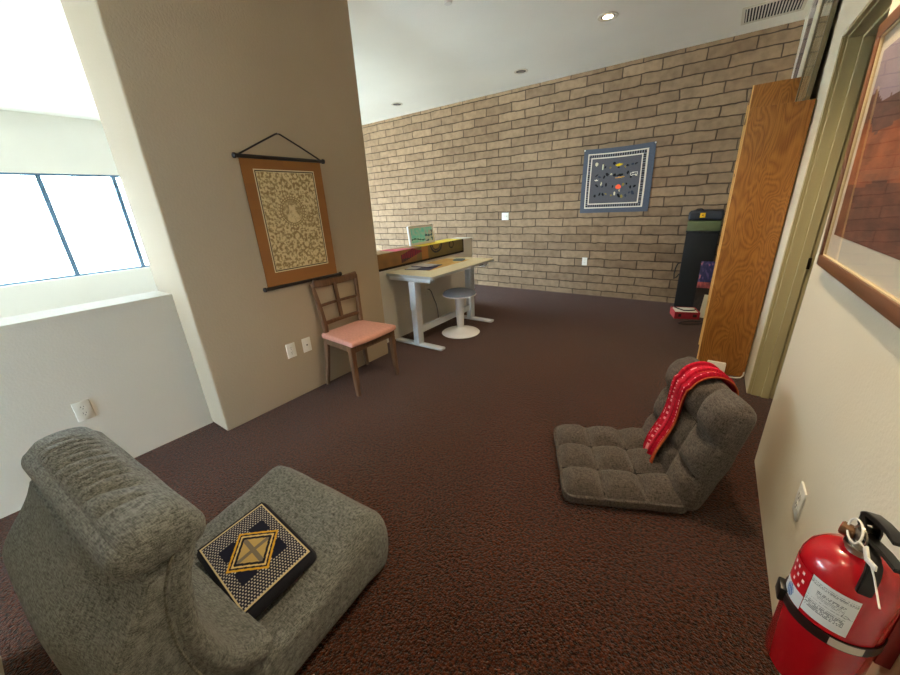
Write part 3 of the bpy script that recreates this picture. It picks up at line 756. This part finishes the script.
# ------------------------------------------------------------------ dining chair
t = empty('dining_chair', (-2.34, 1.87, 0), 0.0); tag(t, 'wooden dining chair with pink padded seat beside the pier', 'chair')
M_wood = mat('walnut_wood', (104, 76, 54), .4, noise_amt=.35, noise_scale=10, stretch=(6, 6, .8))
fl = (.215, -.225); 
for y in (-.225, .215):
    MB().sweep_bar([(.19, y, .43), (.195, y * 1.01, .2), (.205, y * 1.03, .002)], [.044, .04, .03], [.044, .04, .03]).build('leg', M_wood, t)
for s in (-1, 1):
    y0 = .195 * s + .005
    MB().sweep_bar([(-.20, y0 + s * .035, .002), (-.183, y0 + s * .012, .2), (-.165, y0 - s * .005, .40), (-.158, y0 - s * .008, .52), (-.165, y0 + s * .002, .66), (-.178, y0 + s * .018, .80), (-.19, y0 + s * .03, .885)],
                   [.026, .03, .034, .034, .03, .028, .026], [.03, .036, .044, .042, .034, .028, .024]).build('back_post', M_wood, t)
def bow(z, half, n=11, depth=.028, x0=-.165, rise=0.): return [(x0 - depth * math.cos((k / (n - 1) - .5) * PI), .005 + half * (2 * k / (n - 1) - 1), z + rise * (2 * k / (n - 1) - 1) ** 2) for k in range(n)]
MB().sweep_bar(bow(.862, .222, depth=.045, x0=-.172, rise=.022), .058, .02, (0, 0, 1)).build('crest_rail', M_wood, t)
MB().sweep_bar(bow(.70, .19, depth=.016, x0=-.168), .022, .016, (0, 0, 1)).build('cross_rail', M_wood, t)
MB().sweep_bar(bow(.55, .18, depth=.012, x0=-.158), .032, .018, (0, 0, 1)).build('lower_rail', M_wood, t)
MB().sweep_bar([(-.170, .005, .55), (-.184, .005, .70), (-.200, .005, .85)], .036, .014, (0, 1, 0)).build('splat', M_wood, t)
for y, n_ in ((-.222, 0), (.212, 1)): MB().sweep_bar([(-.16, y * .86, .40), (.20, y, .40)], .055, .02, (0, 0, 1)).build('side_apron', M_wood, t)
MB().bb(.19, .21, -.22, .21, .372, .428, .002).build('front_apron', M_wood, t)
MB().bb(-.172, -.152, -.185, .19, .372, .428, .002).build('rear_apron', M_wood, t)
def seatd(p, u, n):
    taper = lerp(.86, 1.0, (u.x + 1) / 2)
    top = .014 * (1 - u.x ** 2) * (1 - u.y ** 2) if u.z > 0 else 0
    puck = .003 * math.sin(p.x * 160 + p.y * 160) * (1 if u.z < .6 and u.z > -.6 else 0)
    return (p.x + (.018 * (1 - u.y ** 2) if u.x > .5 else 0), p.y * taper, p.z + top + puck)
o = build_bm(soft_box((.42, .50, .045), .018, (16, 18, 3), seatd), 'seat', mat('pink_upholstery', (204, 148, 134), .85, noise_amt=.08, noise_scale=60, bump=.2, bump_scale=200), t); o.location = (.025, -.005, .451)

# ------------------------------------------------------------------ grey tufted floor chair with scarf
M_fchair = fabric_mat('grey_brown_linen', (50, 46, 43), (108, 99, 93), 420)
M_fchd = mat('piping_and_crease_shade', (26, 23, 21), .9)
FCA = math.atan2(.23, .5)
FT = empty('floor_chair', (.117, 1.65, 0), FCA)      # origin: near corner of the hinge; local +x to the back, +y along the hinge
tag(FT, 'grey brown tufted legless floor chair near the doorway', 'floor chair')
FWd = .585
def tuft(fu, fv, nu, nv, depth, k=3.2):
    a = 1 - abs(2 * ((fu * nu) % 1) - 1) ** k; c = 1 - abs(2 * ((fv * nv) % 1) - 1) ** k
    return depth * (a * c)
def seat_def(p, u, n):
    fu, fv = (u.x + 1) / 2, (u.y + 1) / 2
    w = max(0, n.z)
    d = tuft(min(.999, max(.001, fu)), min(.999, max(.001, fv)), 3, 3, .058)
    side = 1 - .35 * (abs(u.z) ** 2)
    z = p.z + w * (d - .034)
    # side faces pinch at the vertical seams
    px = p.x + (n.x * .010 * abs(math.sin(PI * fv * 3)) ** .4); py = p.y + n.y * .010 * abs(math.sin(PI * fu * 3)) ** .4
    return (px, py, z + .004 * nz(p.x * 12, p.y * 12, p.z * 12))
o = build_bm(soft_box((.56, FWd, .095), .035, (66, 66, 5), seat_def), 'seat_pad', M_fchair, FT); o.location = (-.275, FWd / 2, .05)
# back: slab leaning; local slab: x along the back (up), z = front normal
lean = math.radians(15)
BL_ = .572
def back_def(p, u, n):
    fu, fv = (u.x + 1) / 2, (u.y + 1) / 2
    w = max(0, n.z)
    # rows: three tufts and a headrest roll
    rows = [0, .33, .66, 1.0]
    for k in range(3):
        if fu <= rows[k + 1] or k == 2:
            f = (fu - rows[k]) / (rows[k + 1] - rows[k]); break
    f = min(.999, max(.001, f)); g = min(.999, max(.001, fv))
    amp = .058 if k == 2 else .034
    d = amp * (1 - abs(2 * f - 1) ** (2.6 if k == 2 else 3.2)) * (1 - abs(2 * ((g * 3) % 1) - 1) ** 3.2)
    back = 0
    if n.z < 0: back = -.02 * math.sin(PI * fu) * (-n.z)
    side = .010 * abs(math.sin(PI * f)) ** .5
    return (p.x + n.x * .012 * abs(math.sin(PI * g * 3)) ** .4, p.y + n.y * side, p.z + w * (d - .012) + back + .004 * nz(p.x * 11, p.y * 11, p.z * 11))
o = build_bm(soft_box((BL_, FWd, .105), .045, (72, 66, 5), back_def), 'backrest', M_fchair, FT)
# local x -> up along lean, local z -> front (towards -x of chair)
up = Vector((math.sin(lean), 0, math.cos(lean))); fr = Vector((-math.cos(lean), 0, math.sin(lean)))
R3 = Matrix((up, fr.cross(up), fr)).transposed()
MB4 = Matrix.Translation(Vector((-.012, FWd / 2, .02)) + up * BL_ / 2) @ R3.to_4x4()
o.matrix_local = MB4
MB().tube([(-.01, .03, .012), (-.01, .1, .009), (-.01, .5, .009), (-.01, FWd - .03, .012)], .008, 8).build('hinge_piping', M_fchd, FT)
for k in (1, 2):  # dark tubes along the tuft seams paint in the crease shade
    yy = FWd * k / 3
    MB().tube([(-.548 + .03 * q, yy, .0625) for q in range(18)], .0055, 6).build('shaded_seam', M_fchd, FT)
    xx = -.555 + .56 * k / 3
    MB().tube([(xx, .02 + .0545 * q, .0625) for q in range(11)], .0055, 6).build('shaded_seam', M_fchd, FT)
    o2 = MB().tube([(-.25 + .027 * q, -FWd / 2 + yy, .0385) for q in range(17)], .0035, 6).build('shaded_seam', M_fchd, FT); o2.matrix_local = MB4
    o2 = MB().tube([(-BL_ / 2 + BL_ * (.33, .66)[k - 1], -.27 + .054 * q, .0385) for q in range(11)], .0035, 6).build('shaded_seam', M_fchd, FT); o2.matrix_local = MB4
# scarf: follows the backrest profile down its front, over the top and a little down the rear
SC = empty('scarf', (.117, 1.65, 0), FCA); tag(SC, 'red striped woven scarf draped over the floor chair back', 'scarf')
def scarf_col(u, v):
    s = v * 18
    n = hsh(int(u * 130), int(v * 26))
    stripes = [(176, 84, 48), (150, 30, 36), (190, 30, 56), (150, 10, 34), (205, 44, 70), (176, 18, 44), (140, 10, 32), (200, 36, 60), (226, 112, 62), (160, 14, 38), (196, 34, 58), (206, 60, 84), (180, 24, 50), (146, 12, 36), (190, 26, 52), (150, 10, 36), (186, 24, 50), (160, 16, 40)]
    c = stripes[int(s) % 18]
    if int(v * 26) in (6, 17, 24) and n > .68: c = (222, 150, 158)
    return tuple(min(255, x_ * (.9 + .2 * n)) for x_ in c)
def scarf_pos(u, v):
    # v across (width), u along from the lower front end over the top to the rear
    yc = FWd * .53; wv = lerp(.155, .19, sst(.35, .8, u)); yy = yc + (v - .5) * wv + .02 * math.sin(u * 3.) 
    fold = .008 * math.sin(v * 19 + u * 4) + .004 * math.sin(v * 37)
    s = u * .86          # arc length
    L1 = BL_ - .075
    off = .055
    if s < L1 - .06:
        a = .06 + s; q = up * (a) + fr * (.064 + .030 + fold + .012 * math.sin(a / BL_ * 9))
    else:
        tt = min(1, (s - (L1 - .06)) / .30); ang = tt * PI
        rr = .080 + fold
        q = up * (BL_ - .078 + .012 + math.sin(ang) * (rr + .016)) + fr * (math.cos(ang) * (rr + .014))
        if s > L1 + .24: q += up * -(s - (L1 + .24))
    return Vector((-.012, yy, .02)) + q
def scarf_build():
    o = painted('scarf_cloth', 130, 26, lambda u, v: scarf_pos(u, v), scarf_col, M_cloth, SC, 0)
    o.data.shade_smooth()
    md = o.modifiers.new('thickness', 'SOLIDIFY'); md.thickness = .004; md.offset = 1
    return o
scarf_build()

# ------------------------------------------------------------------ grey lounge chair, foreground
M_lounge = fabric_mat('grey_green_chenille', (70, 73, 71), (138, 142, 139), 420)
LT = empty('lounge_chair', (-1.175, .0, 0), math.radians(4)); tag(LT, 'large grey armless lounge chair seen from behind at front left', 'lounge chair')
LWd = .69
# seat pad
def lseat(p, u, n):
    fy = (u.y + 1) / 2
    sag = -.075 * math.exp(-((fy - .28) / .26) ** 2) * max(0, n.z) * (1 - .35 * u.x ** 2)
    lip = .038 * sst(.6, .95, fy) * max(0, n.z)
    # button pull and radiating creases
    bx, by_ = p.x - .10, p.y - .015
    r = math.hypot(bx, by_); th = math.atan2(by_, bx)
    btn = -.022 * math.exp(-(r / .035) ** 2) * max(0, n.z) - .007 * math.exp(-(r / .10) ** 2) * max(0, math.sin(th * 5)) * max(0, n.z)
    rf = -.02 * sst(.75, 1., fy) if n.z < 0 else 0
    bul = .014 * (1 - u.z ** 2)
    return (p.x + n.x * bul, p.y + n.y * .03 * (1 - u.z ** 2), p.z + sag + lip + btn + rf + .005 * nz(p.x * 8, p.y * 8, p.z * 8))
o = build_bm(soft_box((LWd - .02, .64, .265), .07, (44, 44, 10), lseat), 'seat_pad', M_lounge, LT); o.location = (0, .385, .142)
# back mattress: one padded band that bends from the back down into the seat
PC = [(.128, .775), (.098, .735), (.074, .68), (.060, .61), (.052, .53), (.060, .445), (.080, .365), (.120, .295), (.185, .245)]
PT = [.045, .055, .062, .062, .058, .060, .064, .068, .070]
def pcl(f):
    a = max(0, min(.9999, f)) * (len(PC) - 1); k = int(a); t_ = a - k
    def cr(i): return PC[max(0, min(len(PC) - 1, i))]
    p0, p1, p2, p3 = cr(k - 1), cr(k), cr(k + 1), cr(k + 2)
    q = [.5 * (2 * p1[i] + (p2[i] - p0[i]) * t_ + (2 * p0[i] - 5 * p1[i] + 4 * p2[i] - p3[i]) * t_ ** 2 + (3 * p1[i] - p0[i] - 3 * p2[i] + p3[i]) * t_ ** 3) for i in (0, 1)]
    return Vector((q[0], q[1])), lerp(PT[k], PT[min(k + 1, len(PT) - 1)], t_)
# shell behind it
def lshell(p, u, n):
    fz = (u.z + 1) / 2
    zz = .004 + fz * .735
    rear = lerp(-.125, -.015, sst(.72, 1.0, fz))
    rear += .06 * sst(.2, 1.0, u.x) * (1 - .4 * fz)
    best = min(range(41), key=lambda k: abs(pcl(k / 40)[0].y - zz))
    front = pcl(best / 40)[0].x - .004 if zz > .3 else lerp(.16, .22, 1 - zz / .3)
    y = lerp(rear, front, (u.y + 1) / 2)
    return (p.x + n.x * .004, y + n.y * .010 * math.cos(u.x * 1.4), p.z + .005 * nz(p.x * 7, p.y * 7, p.z * 7))
o = build_bm(soft_box((LWd - .01, .22, .735), .03, (34, 12, 40), lshell), 'back_shell', M_lounge, LT); o.location = (0, 0, .371)
def lpad(p, u, n):
    f = (1 - u.z) / 2
    c0, th = pcl(f); c1, _ = pcl(f + .01); c2, _ = pcl(f - .01)
    d = (c1 - c2).normalized(); nn_ = Vector((-d.y, d.x))      # points to the sitter
    if nn_.x < 0: nn_ = -nn_
    e = u.y * th * .5
    rnd_ = 1 - .28 * max(0, abs(u.x) - .9) / .1
    q = c0 + nn_ * (e * rnd_ + .004 * nz(p.x * 8, f * 6))
    return (p.x + n.x * .006, q.x, q.y)
o = build_bm(soft_box((LWd + .004, .07, .66), .03, (40, 4, 44), lpad), 'back_pad', M_lounge, LT)
# headrest roll with pleats
def lhead(p, u, n):
    fy = (u.y + 1) / 2
    wrk = max(0, n.z) * sst(-.9, -.5, u.x) * (1 - sst(.45, .75, u.x))
    x_ = p.x
    ph = x_ * 150 + 8 * nz(x_ * 7, 1.) - (fy - .2) * 6
    pl = .016 * (abs(math.sin(ph * .5)) ** .7 - .62) * wrk * sst(.0, .12, fy) * (1 - sst(.5, .9, fy)) * (.75 + .35 * nz(x_ * 16, 5.))
    dome = .024 * (1 - u.y ** 2) * (1 if n.z > 0 else .3) * (1 - .25 * u.x ** 4)
    under = 0
    endp = n.x * (.012 if abs(u.x) > .9 else 0)
    return (p.x + endp, p.y + n.y * .012 * (1 - u.z ** 2), p.z + pl + dome - .012 * u.x + .004 * nz(p.x * 8, p.y * 8, p.z * 8))
o = build_bm(soft_box((.668, .155, .085), .034, (190, 24, 4), lhead), 'headrest', M_lounge, LT); o.location = (.004, .072, .775); o.rotation_euler = (math.radians(-7), 0, 0)
# piping
M_pipe = fabric_mat('grey_green_piping', (60, 62, 58), (120, 122, 114), 210)
pp_ = [(-LWd / 2 - .004 + (LWd + .012) * k / 20, -.012 , .728 + .010 - .02 * k / 20) for k in range(21)]
MB().tube([(LWd / 2 - .002, pcl(k / 20)[0].x - pcl(k / 20)[1] * .5, pcl(k / 20)[0].y - (.02 if k > 12 else 0)) for k in range(1, 19)], .004, 6).build('piping', M_pipe, LT)
MB().lathe([(0, 0), (.010, .001), (.011, .005), (0, .009)], 14, Matrix.Translation((.10, .40, .268))).build('button', M_pipe, LT)

# embroidered cushion on its seat
def emb(u, v):
    # u along the long side, v along the short side
    x_, y_ = (u - .5) * 2, (v - .5) * 2
    e = 1 - max(abs(x_), abs(y_))
    navy = (24, 26, 40)
    if e < .045: return navy
    if e < .085: return (196, 180, 140)
    d = abs(x_) / .60 + abs(y_) / .78          # central rhombus
    if d < 1:
        if d > .90: return (206, 158, 48)
        if d > .82: return navy
        if d > .74: return (206, 182, 120)
        if d > .62: return (30, 30, 40)
        if min(abs(x_), abs(y_) * .7) < .04: return (116, 106, 92)
        return (176, 150, 92)
    # four navy corner blocks of a square turned against the rhombus
    if abs(x_) < .52 and abs(y_) < .66 and abs(x_) > .18 and abs(y_) > .22: return (27, 30, 48)
    a, b_ = int(u * 74), int(v * 50)
    return (186, 182, 172) if a % 2 == 0 and (b_ + a // 2) % 2 == 0 else (40, 42, 58)
CT = empty('embroidered_cushion', (-1.158, .338, .270)); CT.rotation_euler = (math.radians(7), math.radians(2), math.radians(-3))
tag(CT, 'flat navy cushion with gold diamond embroidery on lounge chair seat', 'cushion')
def cdef(p, u, n): return (p.x, p.y, p.z + .006 * (1 - u.x ** 2) * (1 - u.y ** 2) * n.z)
o = build_bm(soft_box((.385, .265, .05), .02, (18, 14, 3), cdef), 'cushion_body', mat('navy_cotton', (24, 26, 38), .9, bump=.2, bump_scale=300), CT)
painted('embroidered_cover', 148, 100, lambda u, v: ((u - .5) * .365, (v - .5) * .245, .0262 + .006 * (1 - (2 * u - 1) ** 2) * (1 - (2 * v - 1) ** 2)), emb, M_cloth, CT)

# ------------------------------------------------------------------ fire extinguisher
EXx, EXy, ER = .303, .785, .067
ET = empty('fire_extinguisher', (EXx, EXy, .47)); tag(ET, 'red fire extinguisher with black handle hung on right wall', 'fire extinguisher')
M_redg = mat('red_enamel', (170, 6, 22), .25, coat=.5)
MB().lathe([(0, .004), (.05, .002), (.062, .008), (ER, .022), (ER, .272), (.0655, .29), (.060, .309), (.048, .325), (.032, .334), (.020, .338), (0, .339)], 56).build('cylinder', M_redg, ET)
def lab_wrap(a0, a1, z0, z1):
    r = ER + .0008
    def f(u, v):
        a = math.radians(lerp(a0, a1, u)); return (r * math.cos(a), r * math.sin(a), lerp(z0, z1, v))
    return f
def text_lab(u, v):
    if v > .95 or v < .03 or u > .985: return (232, 234, 234)
    row = v * 26; fr_ = row % 1
    if (12 <= row < 13 or 21.5 <= row < 24.5 or 14 <= row < 19 or 5 < row < 11) and .25 < fr_ < .72:
        if 14 <= row < 19 and (u < .2 or u > .8): return (226, 229, 230)
        if 5 < row < 11 and u > .86: return (226, 229, 230)
        return (120, 126, 132) if hsh(int(u * 60), int(row)) > .3 else (226, 229, 230)
    ou, ov = (u - .84) / .075, (v - .50) / .03
    if .6 < ou * ou + ov * ov < 1.2: return (70, 78, 88)
    return (226, 229, 230)
painted('instruction_label', 60, 80, lab_wrap(-142, -88, .200, .288), text_lab, M_paintg, ET)
def pict(u, v):
    if v < .36:
        if ((u - .42) / .2) ** 2 + ((v - .18) / .16) ** 2 < 1: return (60, 104, 170) if ((u * 9 + v * 5) % 1) > .3 else (220, 226, 232)
        return (226, 229, 230)
    for k, (a, b_) in enumerate(((.2, .86), (.45, .86), (.72, .84), (.25, .68), (.52, .68), (.8, .66), (.4, .5), (.7, .48))):
        if abs(u - a) < .055 and abs(v - b_) < .035: return (238, 222, 218)
    return (190, 12, 28)
painted('pictogram_label', 40, 50, lab_wrap(-186, -143, .192, .284), pict, M_paintg, ET)
b = MB(); b.lathe([(ER + .0005, .168), (ER + .003, .168), (ER + .003, .190), (ER + .0005, .190), (ER + .0005, .168)], 56, None, False)
b.build('strap_band', mat('dark_band', (38, 20, 18), .4), ET)
bk = MB().bb(-.078, -.066, -.012, .02, .163, .196, .003).build('buckle', M_black, ET)
MB().bb(.066, RX - EXx, -.02, .02, .12, .26, .002).build('wall_bracket', mat('bracket_red', (120, 18, 24), .4), ET)
MB().lathe([(ER + .0034, .170), (ER + .0038, .170), (ER + .0038, .188), (ER + .0034, .188), (ER + .0034, .170)], 56, None, False)
sec = MB(); 
def band_piece(a0, a1):
    vs = []
    def f(u, v):
        a = math.radians(lerp(a0, a1, u)); return ((ER + .0034) * math.cos(a), (ER + .0034) * math.sin(a), lerp(.170, .188, v))
    return f
painted('band_clasp', 24, 2, band_piece(-102, -64), lambda u, v: (196, 184, 174), M_paintg, ET)
# valve, gauge, levers
MB().cyl((0, 0, .334), (0, 0, .362), .019, .017, 24).cyl((0, 0, .362), (0, 0, .385), .014, .014, 20).cyl((0, 0, .347), (0, 0, .353), .0225, .0225, 24).build('valve', M_steel, ET)
g = MB().cyl((-.010, .006, .366), (-.026, .014, .366), .0125, .0125, 24).build('pressure_gauge', mat('brass_rim', (112, 84, 62), .35, metal=.8), ET)
MB().cyl((-.026, .014, .366), (-.0275, .0147, .366), .0105, .0105, 24).build('dial', mat('dial_face', (150, 60, 50), .4), g)
# lower carrying handle and upper squeeze lever point towards the viewer (-y)
b = MB(); b.sweep_bar([(0, .018, .378), (0, -.02, .384), (.004, -.06, .396), (.008, -.10, .402)], [.018, .018, .017, .015], .007, (1, 0, 0)); b.build('carry_handle', M_black, ET)
b = MB(); b.sweep_bar([(0, .018, .386), (-.003, .016, .406), (-.003, 0, .418), (0, -.03, .428), (.003, -.058, .434), (.005, -.078, .432)], [.016, .017, .019, .019, .018, .015], [.007, .008, .009, .009, .008, .006], (1, 0, 0)); b.build('squeeze_lever', M_black, ET)
for s_x in (-1, 1): MB().prism([(-.016, 0), (.018, 0), (.020, .022), (.010, .030), (-.016, .014)], .0025, Matrix.Translation((s_x * .009 - .00125, 0, .384)) @ Matrix(((0, 0, 1, 0), (1, 0, 0, 0), (0, 1, 0, 0), (0, 0, 0, 1)))).build('lever_cheek', M_black, ET)
# hose nozzle hanging down the front
b = MB(); b.sweep_bar([(0, -.012, .372), (-.002, -.042, .374), (-.004, -.066, .370), (-.006, -.0765, .358), (-.007, -.0785, .342), (-.007, -.0785, .318)], [.015, .017, .018, .019, .019, .018], .010, (1, 0, 0)); b.build('hose', mat('black_rubber', (24, 22, 20), .6), ET)
# pull pin ring and white seal tie
ring = [( -.018 + .001 * k % 1, -.020 + .014 * math.cos(2 * PI * k / 16), .388 + .014 * math.sin(2 * PI * k / 16)) for k in range(17)]
MB().tube(ring, .0016, 6).build('pull_pin', M_steel, ET)
loop = [(-.019 + .004 * math.sin(a_ := 2 * PI * k / 18), -.012 + .026 * math.cos(a_), .386 + .017 * math.sin(a_)) for k in range(19)]
b = MB(); b.tube(loop, .0018, 6); b.tube([(-.019, -.036, .386), (-.017, -.05, .388), (-.015, -.075, .385), (-.013, -.10, .376), (-.012, -.14, .358)], .0014, 6)
sl = b.build('seal_tie', mat('white_nylon', (236, 232, 224), .4), ET)
MB().box((-.0165, -.064, .387), (.004, .022, .012), Matrix.Rotation(math.radians(25), 3, 'X'), .001).box((-.017, -.088, .390), (.003, .034, .009), Matrix.Rotation(math.radians(-22), 3, 'X'), .001).build('seal_tag', M_white, sl)

# ------------------------------------------------------------------ camera
cam = bpy.data.cameras.new('camera'); co = bpy.data.objects.new('camera', cam); COL.objects.link(co)
a, bt, c = -6.30046092e-01, 3.53968986e-01, -5.11298813e-02
f = Vector((math.sin(a) * math.cos(bt), math.cos(a) * math.cos(bt), -math.sin(bt)))
r0 = Vector((math.cos(a), -math.sin(a), 0)); u0 = r0.cross(f)
r = r0 * math.cos(c) + u0 * math.sin(c); u = -r0 * math.sin(c) + u0 * math.cos(c)
co.matrix_world = Matrix(((r.x, u.x, -f.x, 0), (r.y, u.y, -f.y, 0), (r.z, u.z, -f.z, 1.42), (0, 0, 0, 1)))
cam.sensor_width = 36; cam.sensor_fit = 'HORIZONTAL'; cam.lens = 359.86 / 900 * 36; cam.clip_start = .02
sc.camera = co

# ------------------------------------------------------------------ light: daylight through the window ribbon, warm cans
w = bpy.data.worlds.new('sky'); sc.world = w; w.use_nodes = True
bg = w.node_tree.nodes['Background']; bg.inputs[0].default_value = (.68, .86, 1.0, 1); bg.inputs[1].default_value = 36.
pl = bpy.data.lights.new('window_portal', 'AREA'); pl.shape = 'RECTANGLE'; pl.size = WY1 - WY0; pl.size_y = WZ1 - WZ0; pl.cycles.is_portal = True
po = bpy.data.objects.new('window_portal', pl); COL.objects.link(po); po.location = (EX - .12, (WY0 + WY1) / 2, (WZ0 + WZ1) / 2)
po.rotation_euler = (PI / 2, 0, -PI / 2)     # faces +x into the room

pl2 = bpy.data.lights.new('added_window_portal', 'AREA'); pl2.shape = 'RECTANGLE'; pl2.size = BX1 - BX0; pl2.size_y = BZ1 - BZ0; pl2.cycles.is_portal = True
po2 = bpy.data.objects.new('added_window_portal', pl2); COL.objects.link(po2); po2.location = ((BX0 + BX1) / 2, FY - .12, (BZ0 + BZ1) / 2); po2.rotation_euler = (PI / 2, 0, PI)
sl_ = bpy.data.lights.new('sun', 'SUN'); sl_.energy = 85; sl_.color = (1, .96, .9); sl_.angle = math.radians(.6)
so_ = bpy.data.objects.new('sun', sl_); COL.objects.link(so_); so_.rotation_euler = (0, math.radians(38), math.radians(20))   # high, from behind the house: lights the paving outside
vs = sc.view_settings
vs.view_transform = 'Standard'; vs.look = 'None'; vs.gamma = 1; vs.use_curve_mapping = False; vs.exposure = .36
sc.cycles.diffuse_bounces = 8; sc.cycles.max_bounces = 14; sc.cycles.transparent_max_bounces = 12
sc.cycles.sample_clamp_indirect = 6
